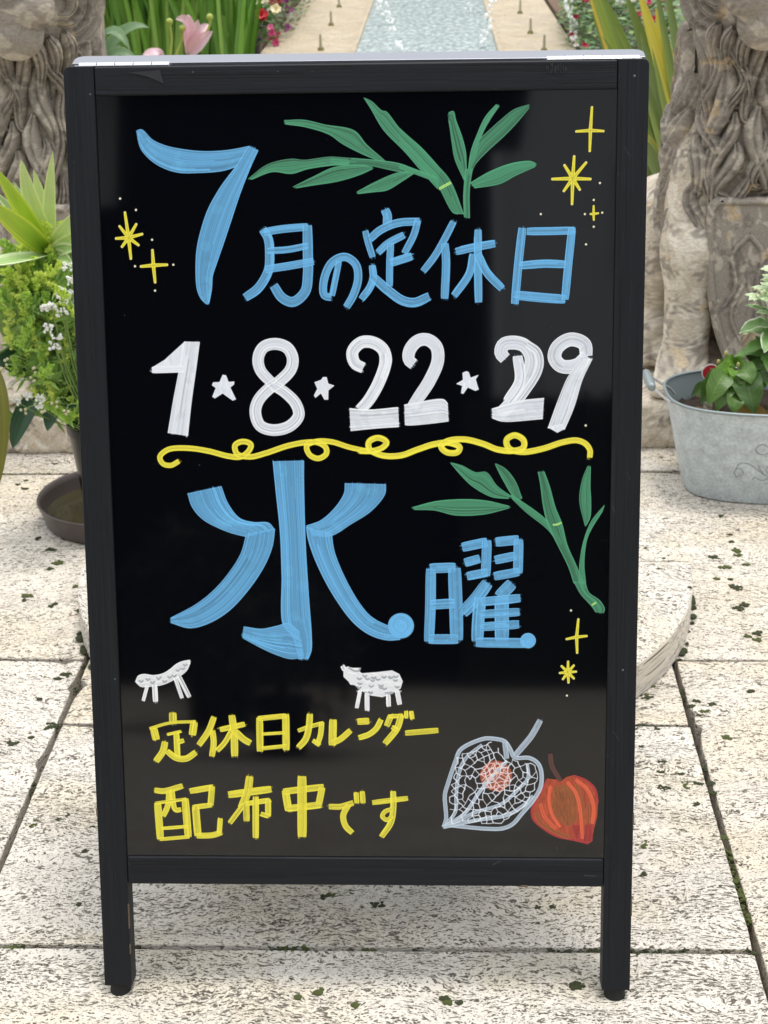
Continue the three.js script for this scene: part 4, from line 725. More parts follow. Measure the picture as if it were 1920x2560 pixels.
{
  const tub = thing('galvanised_tub', 'oval galvanised metal tub with pressed scroll lettering, planted, in front of the right lion', 'planter', [0.757, 0, -2.765], 0);
  const N = 120, H = 0.2, ring = (t, inset = 0) => { const a = 0.258 + 0.044 * t - inset, b = 0.108 + 0.034 * t - inset, pts = []; for (let i = 0; i <= N; i++) { const q = Math.PI + i / N * TAU, c = Math.cos(q), s = -Math.sin(q), e = 2 / 2.9; pts.push([Math.sign(c) * Math.pow(Math.abs(c), e) * a, Math.sign(s) * Math.pow(Math.abs(s), e) * b]); } return pts; };
  const loft = (levels) => { const P = [], U = [], I = []; levels.forEach(([y, t, inset]) => { const r = ring(t, inset); let L = 0; const T = []; r.forEach((p, i) => { if (i) L += Math.hypot(p[0] - r[i - 1][0], p[1] - r[i - 1][1]); T.push(L); }); r.forEach((p, i) => { P.push(p[0], y, p[1]); U.push(T[i] / L, y / H); }); }); for (let l = 0; l < levels.length - 1; l++) for (let i = 0; i < N; i++) { const k = l * (N + 1) + i; I.push(k, k + 1, k + N + 1, k + 1, k + N + 2, k + N + 1); } const g = new THREE.BufferGeometry(); g.setAttribute('position', new THREE.Float32BufferAttribute(P, 3)); g.setAttribute('uv', new THREE.Float32BufferAttribute(U, 2)); g.setIndex(I); g.computeVertexNormals(); return g; };
  mesh('wall', loft([[0.0, -0.12, 0], [0.004, -0.03, 0], [0.02, 0.05, 0], [0.06, 0.28, 0], [0.11, 0.54, 0], [0.16, 0.8, 0], [0.198, 1, 0]]), galv, tub);
  mesh('inner_wall', loft([[0.198, 1, 0.001], [0.15, 0.76, 0.0015], [0.05, 0.2, 0.002], [0.004, -0.1, 0.004]]), galvPlain, tub);
  const cap0 = (y, t, ins) => { const s = new THREE.Shape(ring(t, ins).slice(0, -1).map((p) => new THREE.Vector2(p[0], -p[1]))); return new THREE.ShapeGeometry(s).rotateX(-Math.PI / 2).translate(0, y, 0); };
  mesh('bottom', cap0(0.003, -0.1, 0.002), galvPlain, tub);
  mesh('rolled_rim', new THREE.TubeGeometry(new THREE.CatmullRomCurve3(ring(1).slice(0, -1).map((p) => V(p[0], 0.199, p[1])), true), 160, 0.0032, 8, true), galvPlain, tub);
  const soilN = createNoise2D(rng(6)), soil = new THREE.PlaneGeometry(0.56, 0.25, 70, 32).rotateX(-Math.PI / 2), sp = soil.attributes.position, K = [];
  for (let i = 0; i < sp.count; i++) sp.setY(i, 0.152 + 0.006 * soilN(sp.getX(i) * 30, sp.getZ(i) * 30) + 0.004 * soilN(sp.getX(i) * 90, sp.getZ(i) * 90));
  const ii = soil.index.array; for (let i = 0; i < ii.length; i += 3) { let ok = true; for (let k = 0; k < 3; k++) { const x = Math.abs(sp.getX(ii[i + k])) / 0.287, z = Math.abs(sp.getZ(ii[i + k])) / 0.127; if (Math.pow(x, 2.9) + Math.pow(z, 2.9) > 1) ok = false; } if (ok) K.push(ii[i], ii[i + 1], ii[i + 2]); }
  soil.setIndex(K); soil.computeVertexNormals();
  mesh('soil', soil, std({ color: 0x2c2119, roughness: 1 }), tub);
  const bits = [], R = rng(15); for (let i = 0; i < 60; i++) { const x = (R() - 0.6) * 0.4, z = (R() - 0.5) * 0.17; bits.push(tube([[x, 0.157, z], [x + (R() - 0.5) * 0.02, 0.165 + R() * 0.01, z + (R() - 0.5) * 0.02], [x + (R() - 0.5) * 0.05, 0.16 + R() * 0.03, z + (R() - 0.5) * 0.03]], 0.0009, 6, 4)); }
  stuff(mesh('bark_chip', merge(bits), std({ color: 0x8a6a45, roughness: 0.9 }), tub));
  const handle = new THREE.Group(); handle.name = 'handle'; tub.add(handle);
  for (const z of [-0.05, 0.05]) mesh('wire', tube([[-0.276, 0.175, z], [-0.285, 0.186, z], [-0.308, 0.2, z * 0.96], [-0.336, 0.222, z * 0.8]], 0.0024, 16, 8), steel, handle);
  mesh('grip', new THREE.LatheGeometry([[0, -0.045], [0.007, -0.045], [0.0085, -0.038], [0.009, -0.02], [0.0105, 0], [0.009, 0.02], [0.0085, 0.038], [0.007, 0.045], [0, 0.045]].map((p) => new THREE.Vector2(...p)), 20).rotateX(Math.PI / 2).translate(-0.337, 0.223, 0), galvPlain, handle);
}

// ---------- leaf textures ----------
function leafTex(paint, w = 64, h = 256) { const [c, x] = newCanvas(w, h); paint(x, w, h); const t = canvasTex(c); t.wrapS = t.wrapT = THREE.ClampToEdgeWrapping; return t; }
const stripes = (edge, mid, lines, ew) => leafTex((x, w, h) => { x.fillStyle = mid; x.fillRect(0, 0, w, h); x.fillStyle = edge; x.fillRect(0, 0, w * ew, h); x.fillRect(w * (1 - ew), 0, w * ew, h); const R = rng(Math.round(ew * 1000)); for (let i = 0; i < 26; i++) { x.fillStyle = lines[Math.floor(R() * lines.length)]; x.globalAlpha = 0.25 + R() * 0.4; x.fillRect(R() * w, 0, 0.8 + R() * 2.5, h); } x.globalAlpha = 1; });
const veined = (base, vein, edge) => leafTex((x, w, h) => { x.fillStyle = base; x.fillRect(0, 0, w, h); const R = rng(base.length * 7 + 3); for (let i = 0; i < 300; i++) { x.fillStyle = vein; x.globalAlpha = 0.06 * R(); x.fillRect(R() * w, R() * h, 2 + R() * 8, 2 + R() * 14); } x.globalAlpha = 0.55; x.strokeStyle = vein; x.lineWidth = 2; x.beginPath(); x.moveTo(w / 2, 0); x.lineTo(w / 2, h); x.stroke(); x.lineWidth = 1.2; for (let i = 0; i < 8; i++) for (const s of [-1, 1]) { x.beginPath(); x.moveTo(w / 2, i * h / 8); x.quadraticCurveTo(w / 2 + s * w * 0.3, i * h / 8 + 16, w / 2 + s * w * 0.5, i * h / 8 + 52); x.stroke(); } x.globalAlpha = 1; if (edge) { x.strokeStyle = edge; x.lineWidth = w * 0.2; x.strokeRect(0, 0, w, h); } });
const leafMat = (map, o = {}) => phys({ map, roughness: 0.48, transmission: 0.18, thickness: 0, side: THREE.DoubleSide, ...o });
const tinted = (hex, o = {}) => phys({ color: hex, roughness: 0.55, transmission: 0.2, thickness: 0, side: THREE.DoubleSide, ...o });

// ---------- plants in the tub ----------
{
  const mats = [leafMat(veined('#46691f', '#86a850')), leafMat(veined('#3a5a1e', '#6f9244')), leafMat(veined('#5f8a26', '#9cc05c'))];
  const pl = thing('broad_leaved_plant', 'low green plant with broad toothed leaves at the left end of the tub', 'plant', [0.6, 0.155, -2.765]);
  const R = rng(44), o = [0.6, 0.155, -2.765];
  const leaf = (base, tip, w, m, sag = 0.02) => { const b = base.map((v, i) => v - o[i]), t = tip.map((v, i) => v - o[i]), mid = [lerp(b[0], t[0], 0.5), lerp(b[1], t[1], 0.5) + sag, lerp(b[2], t[2], 0.5) + 0.012]; mesh('leaf', blade(b, mid, t, w, { fold: 0.3, n: 12, face: [R() * 0.3 - 0.15, 0.55, 1], shape: (q) => Math.pow(Math.sin(Math.PI * Math.pow(q, 0.75)), 0.8) * (1 + 0.06 * Math.sin(q * 60)), wave: 0.1 }), mats[m], pl); };
  const c = [0.571,0.227,-2.750];
  for (const [a, t, w, m, s] of [
    [[0.557,0.242,-2.720], [0.509,0.204,-2.680], 0.05, 1, 0.03], [[0.556,0.258,-2.700], [0.519,0.208,-2.660], 0.046, 0, 0.03], [[0.561,0.241,-2.690], [0.535,0.195,-2.660], 0.034, 0, 0.02], [[0.572,0.224,-2.680], [0.565,0.195,-2.650], 0.036, 0, 0.015],
    [[0.584,0.253,-2.700], [0.607,0.191,-2.660], 0.058, 1, 0.03], [[0.584,0.262,-2.710], [0.599,0.248,-2.670], 0.042, 0, 0.02], [[0.573,0.259,-2.730], [0.527,0.241,-2.700], 0.03, 2, 0.02], [[0.580,0.264,-2.750], [0.555,0.271,-2.730], 0.026, 2, 0.01],
    [[0.584,0.256,-2.750], [0.598,0.272,-2.740], 0.03, 2, 0.008], [[0.577,0.258,-2.720], [0.574,0.245,-2.690], 0.036, 2, 0.012], [[0.567,0.241,-2.700], [0.580,0.224,-2.670], 0.036, 0, 0.02], [[0.544,0.210,-2.720], [0.497,0.206,-2.720], 0.034, 1, 0.03],
    [[0.613,0.259,-2.740], [0.632,0.229,-2.700], 0.046, 1, 0.02], [[0.617,0.254,-2.780], [0.636,0.258,-2.780], 0.042, 1, 0.015], [[0.559,0.203,-2.760], [0.533,0.175,-2.780], 0.04, 1, 0.02], [[0.612,0.218,-2.800], [0.654,0.195,-2.840], 0.05, 1, 0.02], [[0.588,0.226,-2.800], [0.564,0.212,-2.840], 0.045, 0, 0.02]]) leaf(a, t, w, m, s);
  mesh('yellow_leaf', blade([-0.02, 0.02, 0.05], [0.0, 0.03, 0.075], [0.045, 0.012, 0.085], 0.05, { fold: 0.2, face: [0, 0.6, 1] }), leafMat(veined('#8a6a1c', '#5b6a20')), pl);
  const st = []; for (const p of [[1812, 940], [1835, 915], [1852, 935], [1828, 955], [1878, 912]]) { const e = [[1812, 940, [0.558,0.246,-2.720]], [1835, 915, [0.578,0.260,-2.740]], [1852, 935, [0.586,0.254,-2.710]], [1828, 955, [0.567,0.241,-2.700]], [1878, 912, [0.616,0.255,-2.760]]].find((q) => q[0] === p[0])[2].map((v, i) => v - o[i]); st.push(tube([[0.03, -0.01, 0.01], [e[0] * 0.7 + 0.01, e[1] * 0.6, e[2] * 0.7], e], 0.0022, 10, 6)); }
  mesh('stem', merge(st), tinted(0x6d7d35), pl);
  for (const e of [[0.561,0.285,-2.740], [0.548,0.268,-2.740], [0.582,0.269,-2.720]]) { const q = e.map((v, i) => v - o[i]); mesh('flower_bud', merge([new THREE.SphereGeometry(0.0036, 10, 8).scale(1, 1.6, 1).translate(...q), tube([[q[0] + 0.008, q[1] - 0.03, q[2]], [q[0] + 0.003, q[1] - 0.012, q[2]], q], 0.0009, 8, 5)]), tinted(0xb5ae6a), pl); }

  const ev = thing('white_edged_plant', 'upright plant with white edged grey green leaves in the tub, cut by the picture edge', 'plant', [0.655, 0.155, -2.75]);
  const E = [0.655, 0.155, -2.75], mm = [leafMat(veined('#6f9452', '#a7bd86', '#dfe6c9')), leafMat(veined('#5f8a3c', '#93b26a')), leafMat(veined('#b9cf9e', '#8fb070', '#f1f4e4'))];
  mesh('stem', tube([[0, -0.01, 0], [0.003, 0.1, 0.005], [-0.002, 0.28, 0.0]], 0.0036, 18, 8, 0.6), tinted(0x8fa06a), ev);
  for (let l = 0; l < 11; l++) { const y = 0.075 + l * 0.0205, n = l < 6 ? 4 : 6, len = l < 6 ? 0.074 - l * 0.002 : 0.056 - (l - 6) * 0.004; for (let k = 0; k < n; k++) { const a = k / n * TAU + l * 0.9 + R() * 0.3, L = len * (0.85 + R() * 0.3), up = l < 6 ? -0.1 : 0.35; const t = [Math.cos(a) * L, y + L * up, Math.sin(a) * L]; mesh('leaf', blade([Math.cos(a) * 0.004, y, Math.sin(a) * 0.004], [t[0] * 0.5, y + L * 0.3, t[2] * 0.5], t, l < 6 ? 0.04 : 0.022, { fold: 0.25, n: 8, face: [0, 1, 0.2], wave: 0.12, shape: (q) => Math.pow(Math.sin(Math.PI * Math.pow(q, 0.8)), 0.75) }), mm[l < 4 ? 1 : l < 7 ? 0 : 2], ev); } }
  for (let k = 0; k < 3; k++) { const b = [[-0.042, 0.235, 0.01], [0.004, 0.285, 0], [0.05, 0.24, 0.02]][k]; for (let i = 0; i < 9; i++) { const a = i / 9 * TAU, L = 0.02 + R() * 0.012; mesh('leaf', blade(b, [b[0] + Math.cos(a) * L * 0.5, b[1] + 0.012, b[2] + Math.sin(a) * L * 0.5], [b[0] + Math.cos(a) * L, b[1] + 0.012 - R() * 0.012, b[2] + Math.sin(a) * L], 0.012, { fold: 0.2, n: 6, nx: 2, face: [0, 1, 0.3] }), mm[2], ev); } const fl = []; for (let i = 0; i < 22; i++) fl.push(new THREE.IcosahedronGeometry(0.0024, 0).translate(b[0] + (R() - 0.5) * 0.022, b[1] + 0.008 + R() * 0.016, b[2] + (R() - 0.5) * 0.022)); stuff(mesh('small_flower', merge(fl), tinted(0xe6ecc8), ev)); if (k !== 1) mesh('stem', tube([[0, 0.15, 0], [b[0] * 0.6, b[1] - 0.03, b[2] * 0.6], b], 0.002, 10, 6), tinted(0x8fa06a), ev); }

  const tg = thing('plant_tag', 'round red plant tag with white edge standing behind the broad leaves in the tub', 'plant tag', [0.544,0.146,-2.790]);
  const [cc, cx] = newCanvas(128, 128); cx.fillStyle = '#f0ece8'; cx.fillRect(0, 0, 128, 128); cx.fillStyle = '#c02a38'; cx.beginPath(); cx.arc(64, 64, 57, 0, TAU); cx.fill(); cx.fillStyle = 'rgba(240,220,220,0.7)'; for (const [a, b, w, h] of [[30, 48, 12, 6], [46, 46, 10, 8], [60, 47, 16, 6], [80, 48, 14, 6], [26, 62, 18, 5], [50, 63, 30, 5], [84, 62, 14, 5]]) cx.fillRect(a, b, w, h);
  const face = new THREE.CylinderGeometry(0.0175, 0.0175, 0.0008, 40); face.rotateX(Math.PI / 2); face.rotateY(0); face.translate(0, 0.083, 0);
  mesh('disc', face, [std({ color: 0xf0ece8 }), std({ map: canvasTex(cc), roughness: 0.4 }), std({ color: 0xf0ece8 })], tg);
  mesh('stake', box(0.017, 0.078, 0.0008, 0, 0.032, 0, 0.0002), std({ color: 0xf2ede6, roughness: 0.45 }), tg);
}

// ---------- plant pot, saucer and plants on the left ----------
const PX = -0.628, PZ = -2.615;
{
  const lathe = (p, n = 72) => new THREE.LatheGeometry(p.map((q) => new THREE.Vector2(...q)), n);
  const sa = thing('pot_saucer', 'wide brown plastic saucer under the black pot at the left', 'saucer', [PX, 0, PZ]);
  mesh('dish', lathe([[0, 0.0], [0.128, 0.0], [0.134, 0.006], [0.142, 0.04], [0.146, 0.047], [0.1445, 0.05], [0.14, 0.048], [0.136, 0.038], [0.13, 0.009], [0.125, 0.005], [0, 0.005]]), std({ color: 0x4c4340, roughness: 0.36 }), sa);
  mesh('water', new THREE.CircleGeometry(0.1325, 60).rotateX(-Math.PI / 2).translate(0, 0.017, 0), phys({ color: 0x39341e, roughness: 0.06, transmission: 0.0 }), sa);
  const pot = thing('plant_pot', 'glossy black round plant pot standing in the brown saucer', 'plant pot', [PX, 0.006, PZ]);
  mesh('pot_wall', lathe([[0, 0], [0.052, 0], [0.054, 0.004], [0.062, 0.09], [0.07, 0.176], [0.073, 0.178], [0.0735, 0.196], [0.0715, 0.198], [0.069, 0.196], [0.066, 0.17], [0.06, 0.1], [0.05, 0.01], [0, 0.01]]), phys({ color: 0x060607, roughness: 0.2, specularIntensity: 0.5 }), pot);
  mesh('soil', new THREE.CircleGeometry(0.066, 40).rotateX(-Math.PI / 2).translate(0, 0.175, 0), std({ color: 0x241b14, roughness: 1 }), pot);
}
const POT = [PX, 0.182, PZ];
{
  // goldenrod: fine leaves and yellow-green plumes
  const gr = thing('goldenrod', 'feathery yellow green goldenrod spilling over the black pot at the left', 'plant', POT), R = rng(91);
  const stems = [], leaves = [], plMat = [tinted(0xc6de58, { roughness: 0.8, transmission: 0.3 }), tinted(0xa6ca50, { roughness: 0.8, transmission: 0.3 }), tinted(0xd6e66c, { roughness: 0.8, transmission: 0.3 })], L = (p) => p.map((v, i) => v - POT[i]);
  const ends = [[-0.747,0.547,-2.520], [-0.717,0.516,-2.500], [-0.692,0.512,-2.540], [-0.666,0.528,-2.560], [-0.657,0.561,-2.600], [-0.645,0.497,-2.540], [-0.741,0.495,-2.500], [-0.695,0.486,-2.480], [-0.664,0.483,-2.500], [-0.770,0.500,-2.560], [-0.717,0.471,-2.480], [-0.677,0.457,-2.480], [-0.757,0.392,-2.500], [-0.730,0.384,-2.490], [-0.700,0.376,-2.480], [-0.715,0.431,-2.480], [-0.671,0.421,-2.500], [-0.647,0.459,-2.520], [-0.649,0.407,-2.520], [-0.677,0.301,-2.500], [-0.687,0.301,-2.480], [-0.753,0.336,-2.500], [-0.659,0.369,-2.500], [-0.734,0.525,-2.600], [-0.703,0.520,-2.620], [-0.757,0.433,-2.560], [-0.678,0.378,-2.540], [-0.715,0.398,-2.550], [-0.796,0.239,-2.520], [-0.783,0.459,-2.560], [-0.715,0.286,-2.500], [-0.654,0.524,-2.600], [-0.669,0.508,-2.500], [-0.709,0.494,-2.500], [-0.685,0.501,-2.490], [-0.740,0.524,-2.550], [-0.655,0.443,-2.500], [-0.710,0.402,-2.490], [-0.762,0.452,-2.520], [-0.652,0.367,-2.550]];
  const tmp = V(0, 0, 0), ends2 = [];
  const needle = (p, d, len, w, into) => { const s = V(d.y, -d.x, 0.2).normalize().multiplyScalar(w), e = p.clone().addScaledVector(d, len), m = p.clone().addScaledVector(d, len * 0.5); const g = new THREE.BufferGeometry(); g.setAttribute('position', new THREE.Float32BufferAttribute([p.x, p.y, p.z, m.x + s.x, m.y + s.y, m.z + s.z, e.x, e.y, e.z, p.x, p.y, p.z, e.x, e.y, e.z, m.x - s.x, m.y - s.y, m.z - s.z], 3)); g.setAttribute('uv', new THREE.Float32BufferAttribute(new Array(12).fill(0), 2)); g.computeVertexNormals(); into.push(g); };
  const dir = (b = 0.3) => V(R() - 0.5, R() - 0.5 + b, R() - 0.5).normalize();
  ends.forEach((q) => { if (q[1] > 0.26) ends2.push(q, [q[0] + (R() - 0.5) * 0.09, q[1] + (R() - 0.6) * 0.07, q[2] + (R() - 0.5) * 0.06]); else ends2.push(q); });
  for (const e0 of ends2) {
    const e = L(e0), far = Math.hypot(e[0], e[1]), b = [(R() - 0.5) * 0.06, 0, (R() - 0.5) * 0.06], mid = [lerp(b[0], e[0], 0.4), lerp(b[1], e[1], 0.65) + 0.03, lerp(b[2], e[2], 0.45)], cv = new THREE.QuadraticBezierCurve3(V(...b), V(...mid), V(...e));
    stems.push(tube(cv.getPoints(8), 0.0013, 14, 5, 0.5));
    for (let i = 0; i < 95; i++) { const p = cv.getPoint(0.2 + R() * 0.78); needle(p, dir(0.25), 0.02 + R() * 0.028, 0.0022 + R() * 0.002, leaves); }
    const pl = [], down = e0[1] < 0.2 ? -0.35 : 0.15, D = V((R() - 0.62) * 1.2, 0.35 + R() * 0.4 + down, (R() - 0.3) * 0.6).normalize(), len = 0.038 + R() * 0.03;
    for (let s = 0; s < 13; s++) { const t = s / 13, o = V(...e).addScaledVector(D, (t - 0.3) * len), sd = dir(0.5), sl = (1 - t) * 0.022 + 0.005; for (let i = 0; i < 20; i++) { tmp.copy(o).addScaledVector(sd, R() * sl); needle(tmp.clone(), dir(0.4), 0.0045 + R() * 0.004, 0.0019, pl); } }
    mesh('flower_plume', merge(pl), plMat[Math.floor(R() * 3)], gr);
  }
  mesh('stem', merge(stems), tinted(0x7d8f3a), gr); stuff(mesh('fine_leaf', merge(leaves), tinted(0x7fa648, { roughness: 0.7, transmission: 0.3 }), gr));

  const wf = thing('white_flower_plant', 'small clusters of tiny white flowers on thin stalks among the goldenrod', 'plant', POT);
  const st = [], petals = new THREE.IcosahedronGeometry(1, 0);
  const ws = [[-0.629,0.541,-2.470], [-0.623,0.519,-2.460], [-0.646,0.502,-2.460], [-0.662,0.476,-2.450], [-0.644,0.466,-2.450], [-0.626,0.495,-2.460], [-0.629,0.477,-2.460], [-0.640,0.487,-2.450], [-0.669,0.437,-2.450], [-0.658,0.424,-2.450], [-0.663,0.406,-2.450], [-0.725,0.307,-2.460], [-0.708,0.291,-2.460], [-0.703,0.304,-2.460], [-0.747,0.298,-2.460], [-0.664,0.474,-2.460], [-0.676,0.471,-2.460]];
  ws.forEach((e0, i) => { const e = L(e0), g = [], r = i > 10 ? 0.007 : 0.0095; for (let k = 0; k < 15; k++) { const q = petals.clone().scale(0.0026 + R() * 0.0012, 0.0015, 0.0024 + R() * 0.001).rotateX(R() * 3).rotateZ(R() * 3).translate(e[0] + (R() - 0.5) * 2 * r, e[1] + (R() - 0.5) * 2 * r * 0.8, e[2] + (R() - 0.5) * r); g.push(q); } mesh('white_flower', merge(g), tinted(0xf4f4ee, { roughness: 0.7 }), wf); st.push(tube([[e[0] * 0.2, 0.0, 0.03], [e[0] * 0.7, e[1] * 0.55 + 0.02, e[2] * 0.9], e], 0.0009, 12, 4)); });
  for (const e0 of [[-0.762,0.361,-2.450], [-0.755,0.375,-2.450], [-0.749,0.331,-2.450], [-0.732,0.282,-2.450], [-0.692,0.287,-2.440], [-0.654,0.285,-2.440], [-0.674,0.299,-2.440], [-0.705,0.360,-2.450], [-0.711,0.345,-2.450], [-0.718,0.327,-2.450]]) { const e = L(e0); st.push(tube([[-0.01, 0.0, 0.05], [e[0] * 0.45, e[1] * 0.5 + 0.035, 0.11], [e[0] * 0.85, e[1] + 0.012, e[2]], e], 0.001, 14, 5)); mesh('seed_head', merge([0, 1, 2].map((k) => new THREE.SphereGeometry(0.0028, 8, 6).translate(e[0] + (R() - 0.5) * 0.012, e[1] + (R() - 0.5) * 0.012, e[2]))), tinted(0xcfc6a2), wf); }
  mesh('stalk', merge(st), tinted(0x7f9c4c), wf);

  // variegated pointed leaves above
  const dr = thing('striped_leaf_plant', 'plant with long pointed yellow and green striped leaves in front of the left lion', 'plant', POT);
  const top = L([-0.693,0.528,-2.600]), vm = [leafMat(stripes('#e2e6a0', '#c2d688', ['#d4e09c', '#a8c46c', '#dce6b0'], 0.12)), leafMat(stripes('#ecea58', '#aac83a', ['#bcd646', '#94b82c'], 0.16)), leafMat(stripes('#e6ecc4', '#8fb066', ['#accb84', '#749a54', '#d8e4b6'], 0.2))];
  mesh('stem', tube([[0, -0.01, 0], [-0.012, 0.12, 0.01], [top[0], top[1] - 0.02, top[2]], top], 0.007, 16, 10), tinted(0x7f9250), dr);
  const lf = (tip, mid, w, m, o = {}) => mesh('leaf', blade(top, L(mid), L(tip), w, { fold: 0.32, n: 16, nx: 6, face: [0.1, 0.2, 1], shape: (t) => Math.pow(Math.sin(Math.PI * Math.pow(0.1 + 0.9 * t, 0.85)), 0.75), ...o }), vm[m], dr);
  lf([-0.712,0.708,-2.550], [-0.704,0.617,-2.550], 0.036, 0); lf([-0.706,0.680,-2.600], [-0.694,0.612,-2.600], 0.026, 0); lf([-0.663,0.716,-2.580], [-0.685,0.609,-2.580], 0.025, 0); lf([-0.745,0.705,-2.500], [-0.709,0.642,-2.500], 0.03, 1); lf([-0.755,0.661,-2.450], [-0.707,0.613,-2.480], 0.04, 1); lf([-0.784,0.645,-2.600], [-0.746,0.605,-2.600], 0.02, 2); lf([-0.755,0.650,-2.640], [-0.730,0.591,-2.630], 0.022, 2);
  lf([-0.617,0.621,-2.560], [-0.661,0.578,-2.560], 0.028, 0); lf([-0.600,0.593,-2.500], [-0.645,0.574,-2.520], 0.022, 0); lf([-0.612,0.567,-2.480], [-0.644,0.571,-2.500], 0.024, 2); lf([-0.625,0.536,-2.480], [-0.642,0.558,-2.500], 0.024, 2); lf([-0.767,0.562,-2.400], [-0.706,0.558,-2.450], 0.036, 2, { face: [0, 1, 0.9] }); lf([-0.792,0.535,-2.550], [-0.734,0.542,-2.550], 0.016, 2);

  const sl = thing('strap_leaf_plant', 'plant with large drooping ribbed dark green leaves beneath the goldenrod', 'plant', POT);
  const dg = leafMat(stripes('#1c3a20', '#24482a', ['#3c6244', '#16301a', '#2e5636'], 0.06)), lg = leafMat(veined('#8fae62', '#6f9440')), ol = leafMat(stripes('#5b5a1e', '#6a6a22', ['#7c7a2c', '#4e4f1a'], 0.08));
  const sf = (a, m, t, w, mat, o = {}) => mesh('leaf', blade(L(a), L(m), L(t), w, { fold: 0.3, n: 14, nx: 6, face: [0, 0.3, 1], ...o }), mat, sl);
  sf([-0.726,0.286,-2.530], [-0.753,0.263,-2.500], [-0.774,0.195,-2.490], 0.037, dg); sf([-0.692,0.278,-2.520], [-0.695,0.270,-2.500], [-0.703,0.233,-2.480], 0.03, dg); sf([-0.724,0.337,-2.560], [-0.753,0.364,-2.540], [-0.809,0.355,-2.500], 0.04, dg); sf([-0.724,0.311,-2.580], [-0.756,0.318,-2.560], [-0.808,0.353,-2.550], 0.03, dg);
  sf([-0.763,0.344,-2.600], [-0.769,0.415,-2.570], [-0.783,0.469,-2.540], 0.05, lg); sf([-0.705,0.328,-2.600], [-0.717,0.395,-2.560], [-0.721,0.427,-2.530], 0.04, lg); sf([-0.785,0.379,-2.450], [-0.747,0.330,-2.420], [-0.776,0.161,-2.380], 0.03, ol, { face: [0.7, 0, 1] }); sf([-0.698,0.287,-2.550], [-0.667,0.297,-2.500], [-0.646,0.277,-2.480], 0.034, dg); sf([-0.696,0.306,-2.550], [-0.688,0.331,-2.500], [-0.710,0.323,-2.480], 0.03, lg);
  mesh('stalk', merge([[-0.726,0.286,-2.530], [-0.692,0.278,-2.520], [-0.724,0.337,-2.560], [-0.724,0.311,-2.580], [-0.763,0.344,-2.600], [-0.705,0.328,-2.600], [-0.698,0.287,-2.550], [-0.785,0.379,-2.450], [-0.696,0.306,-2.550]].map((e0) => { const e = L(e0); return tube([[0, -0.01, 0], [e[0] * 0.5, Math.max(e[1], 0.03) + 0.02, e[2] * 0.5], e], 0.0022, 10, 6); })), tinted(0x55702f), sl);
}

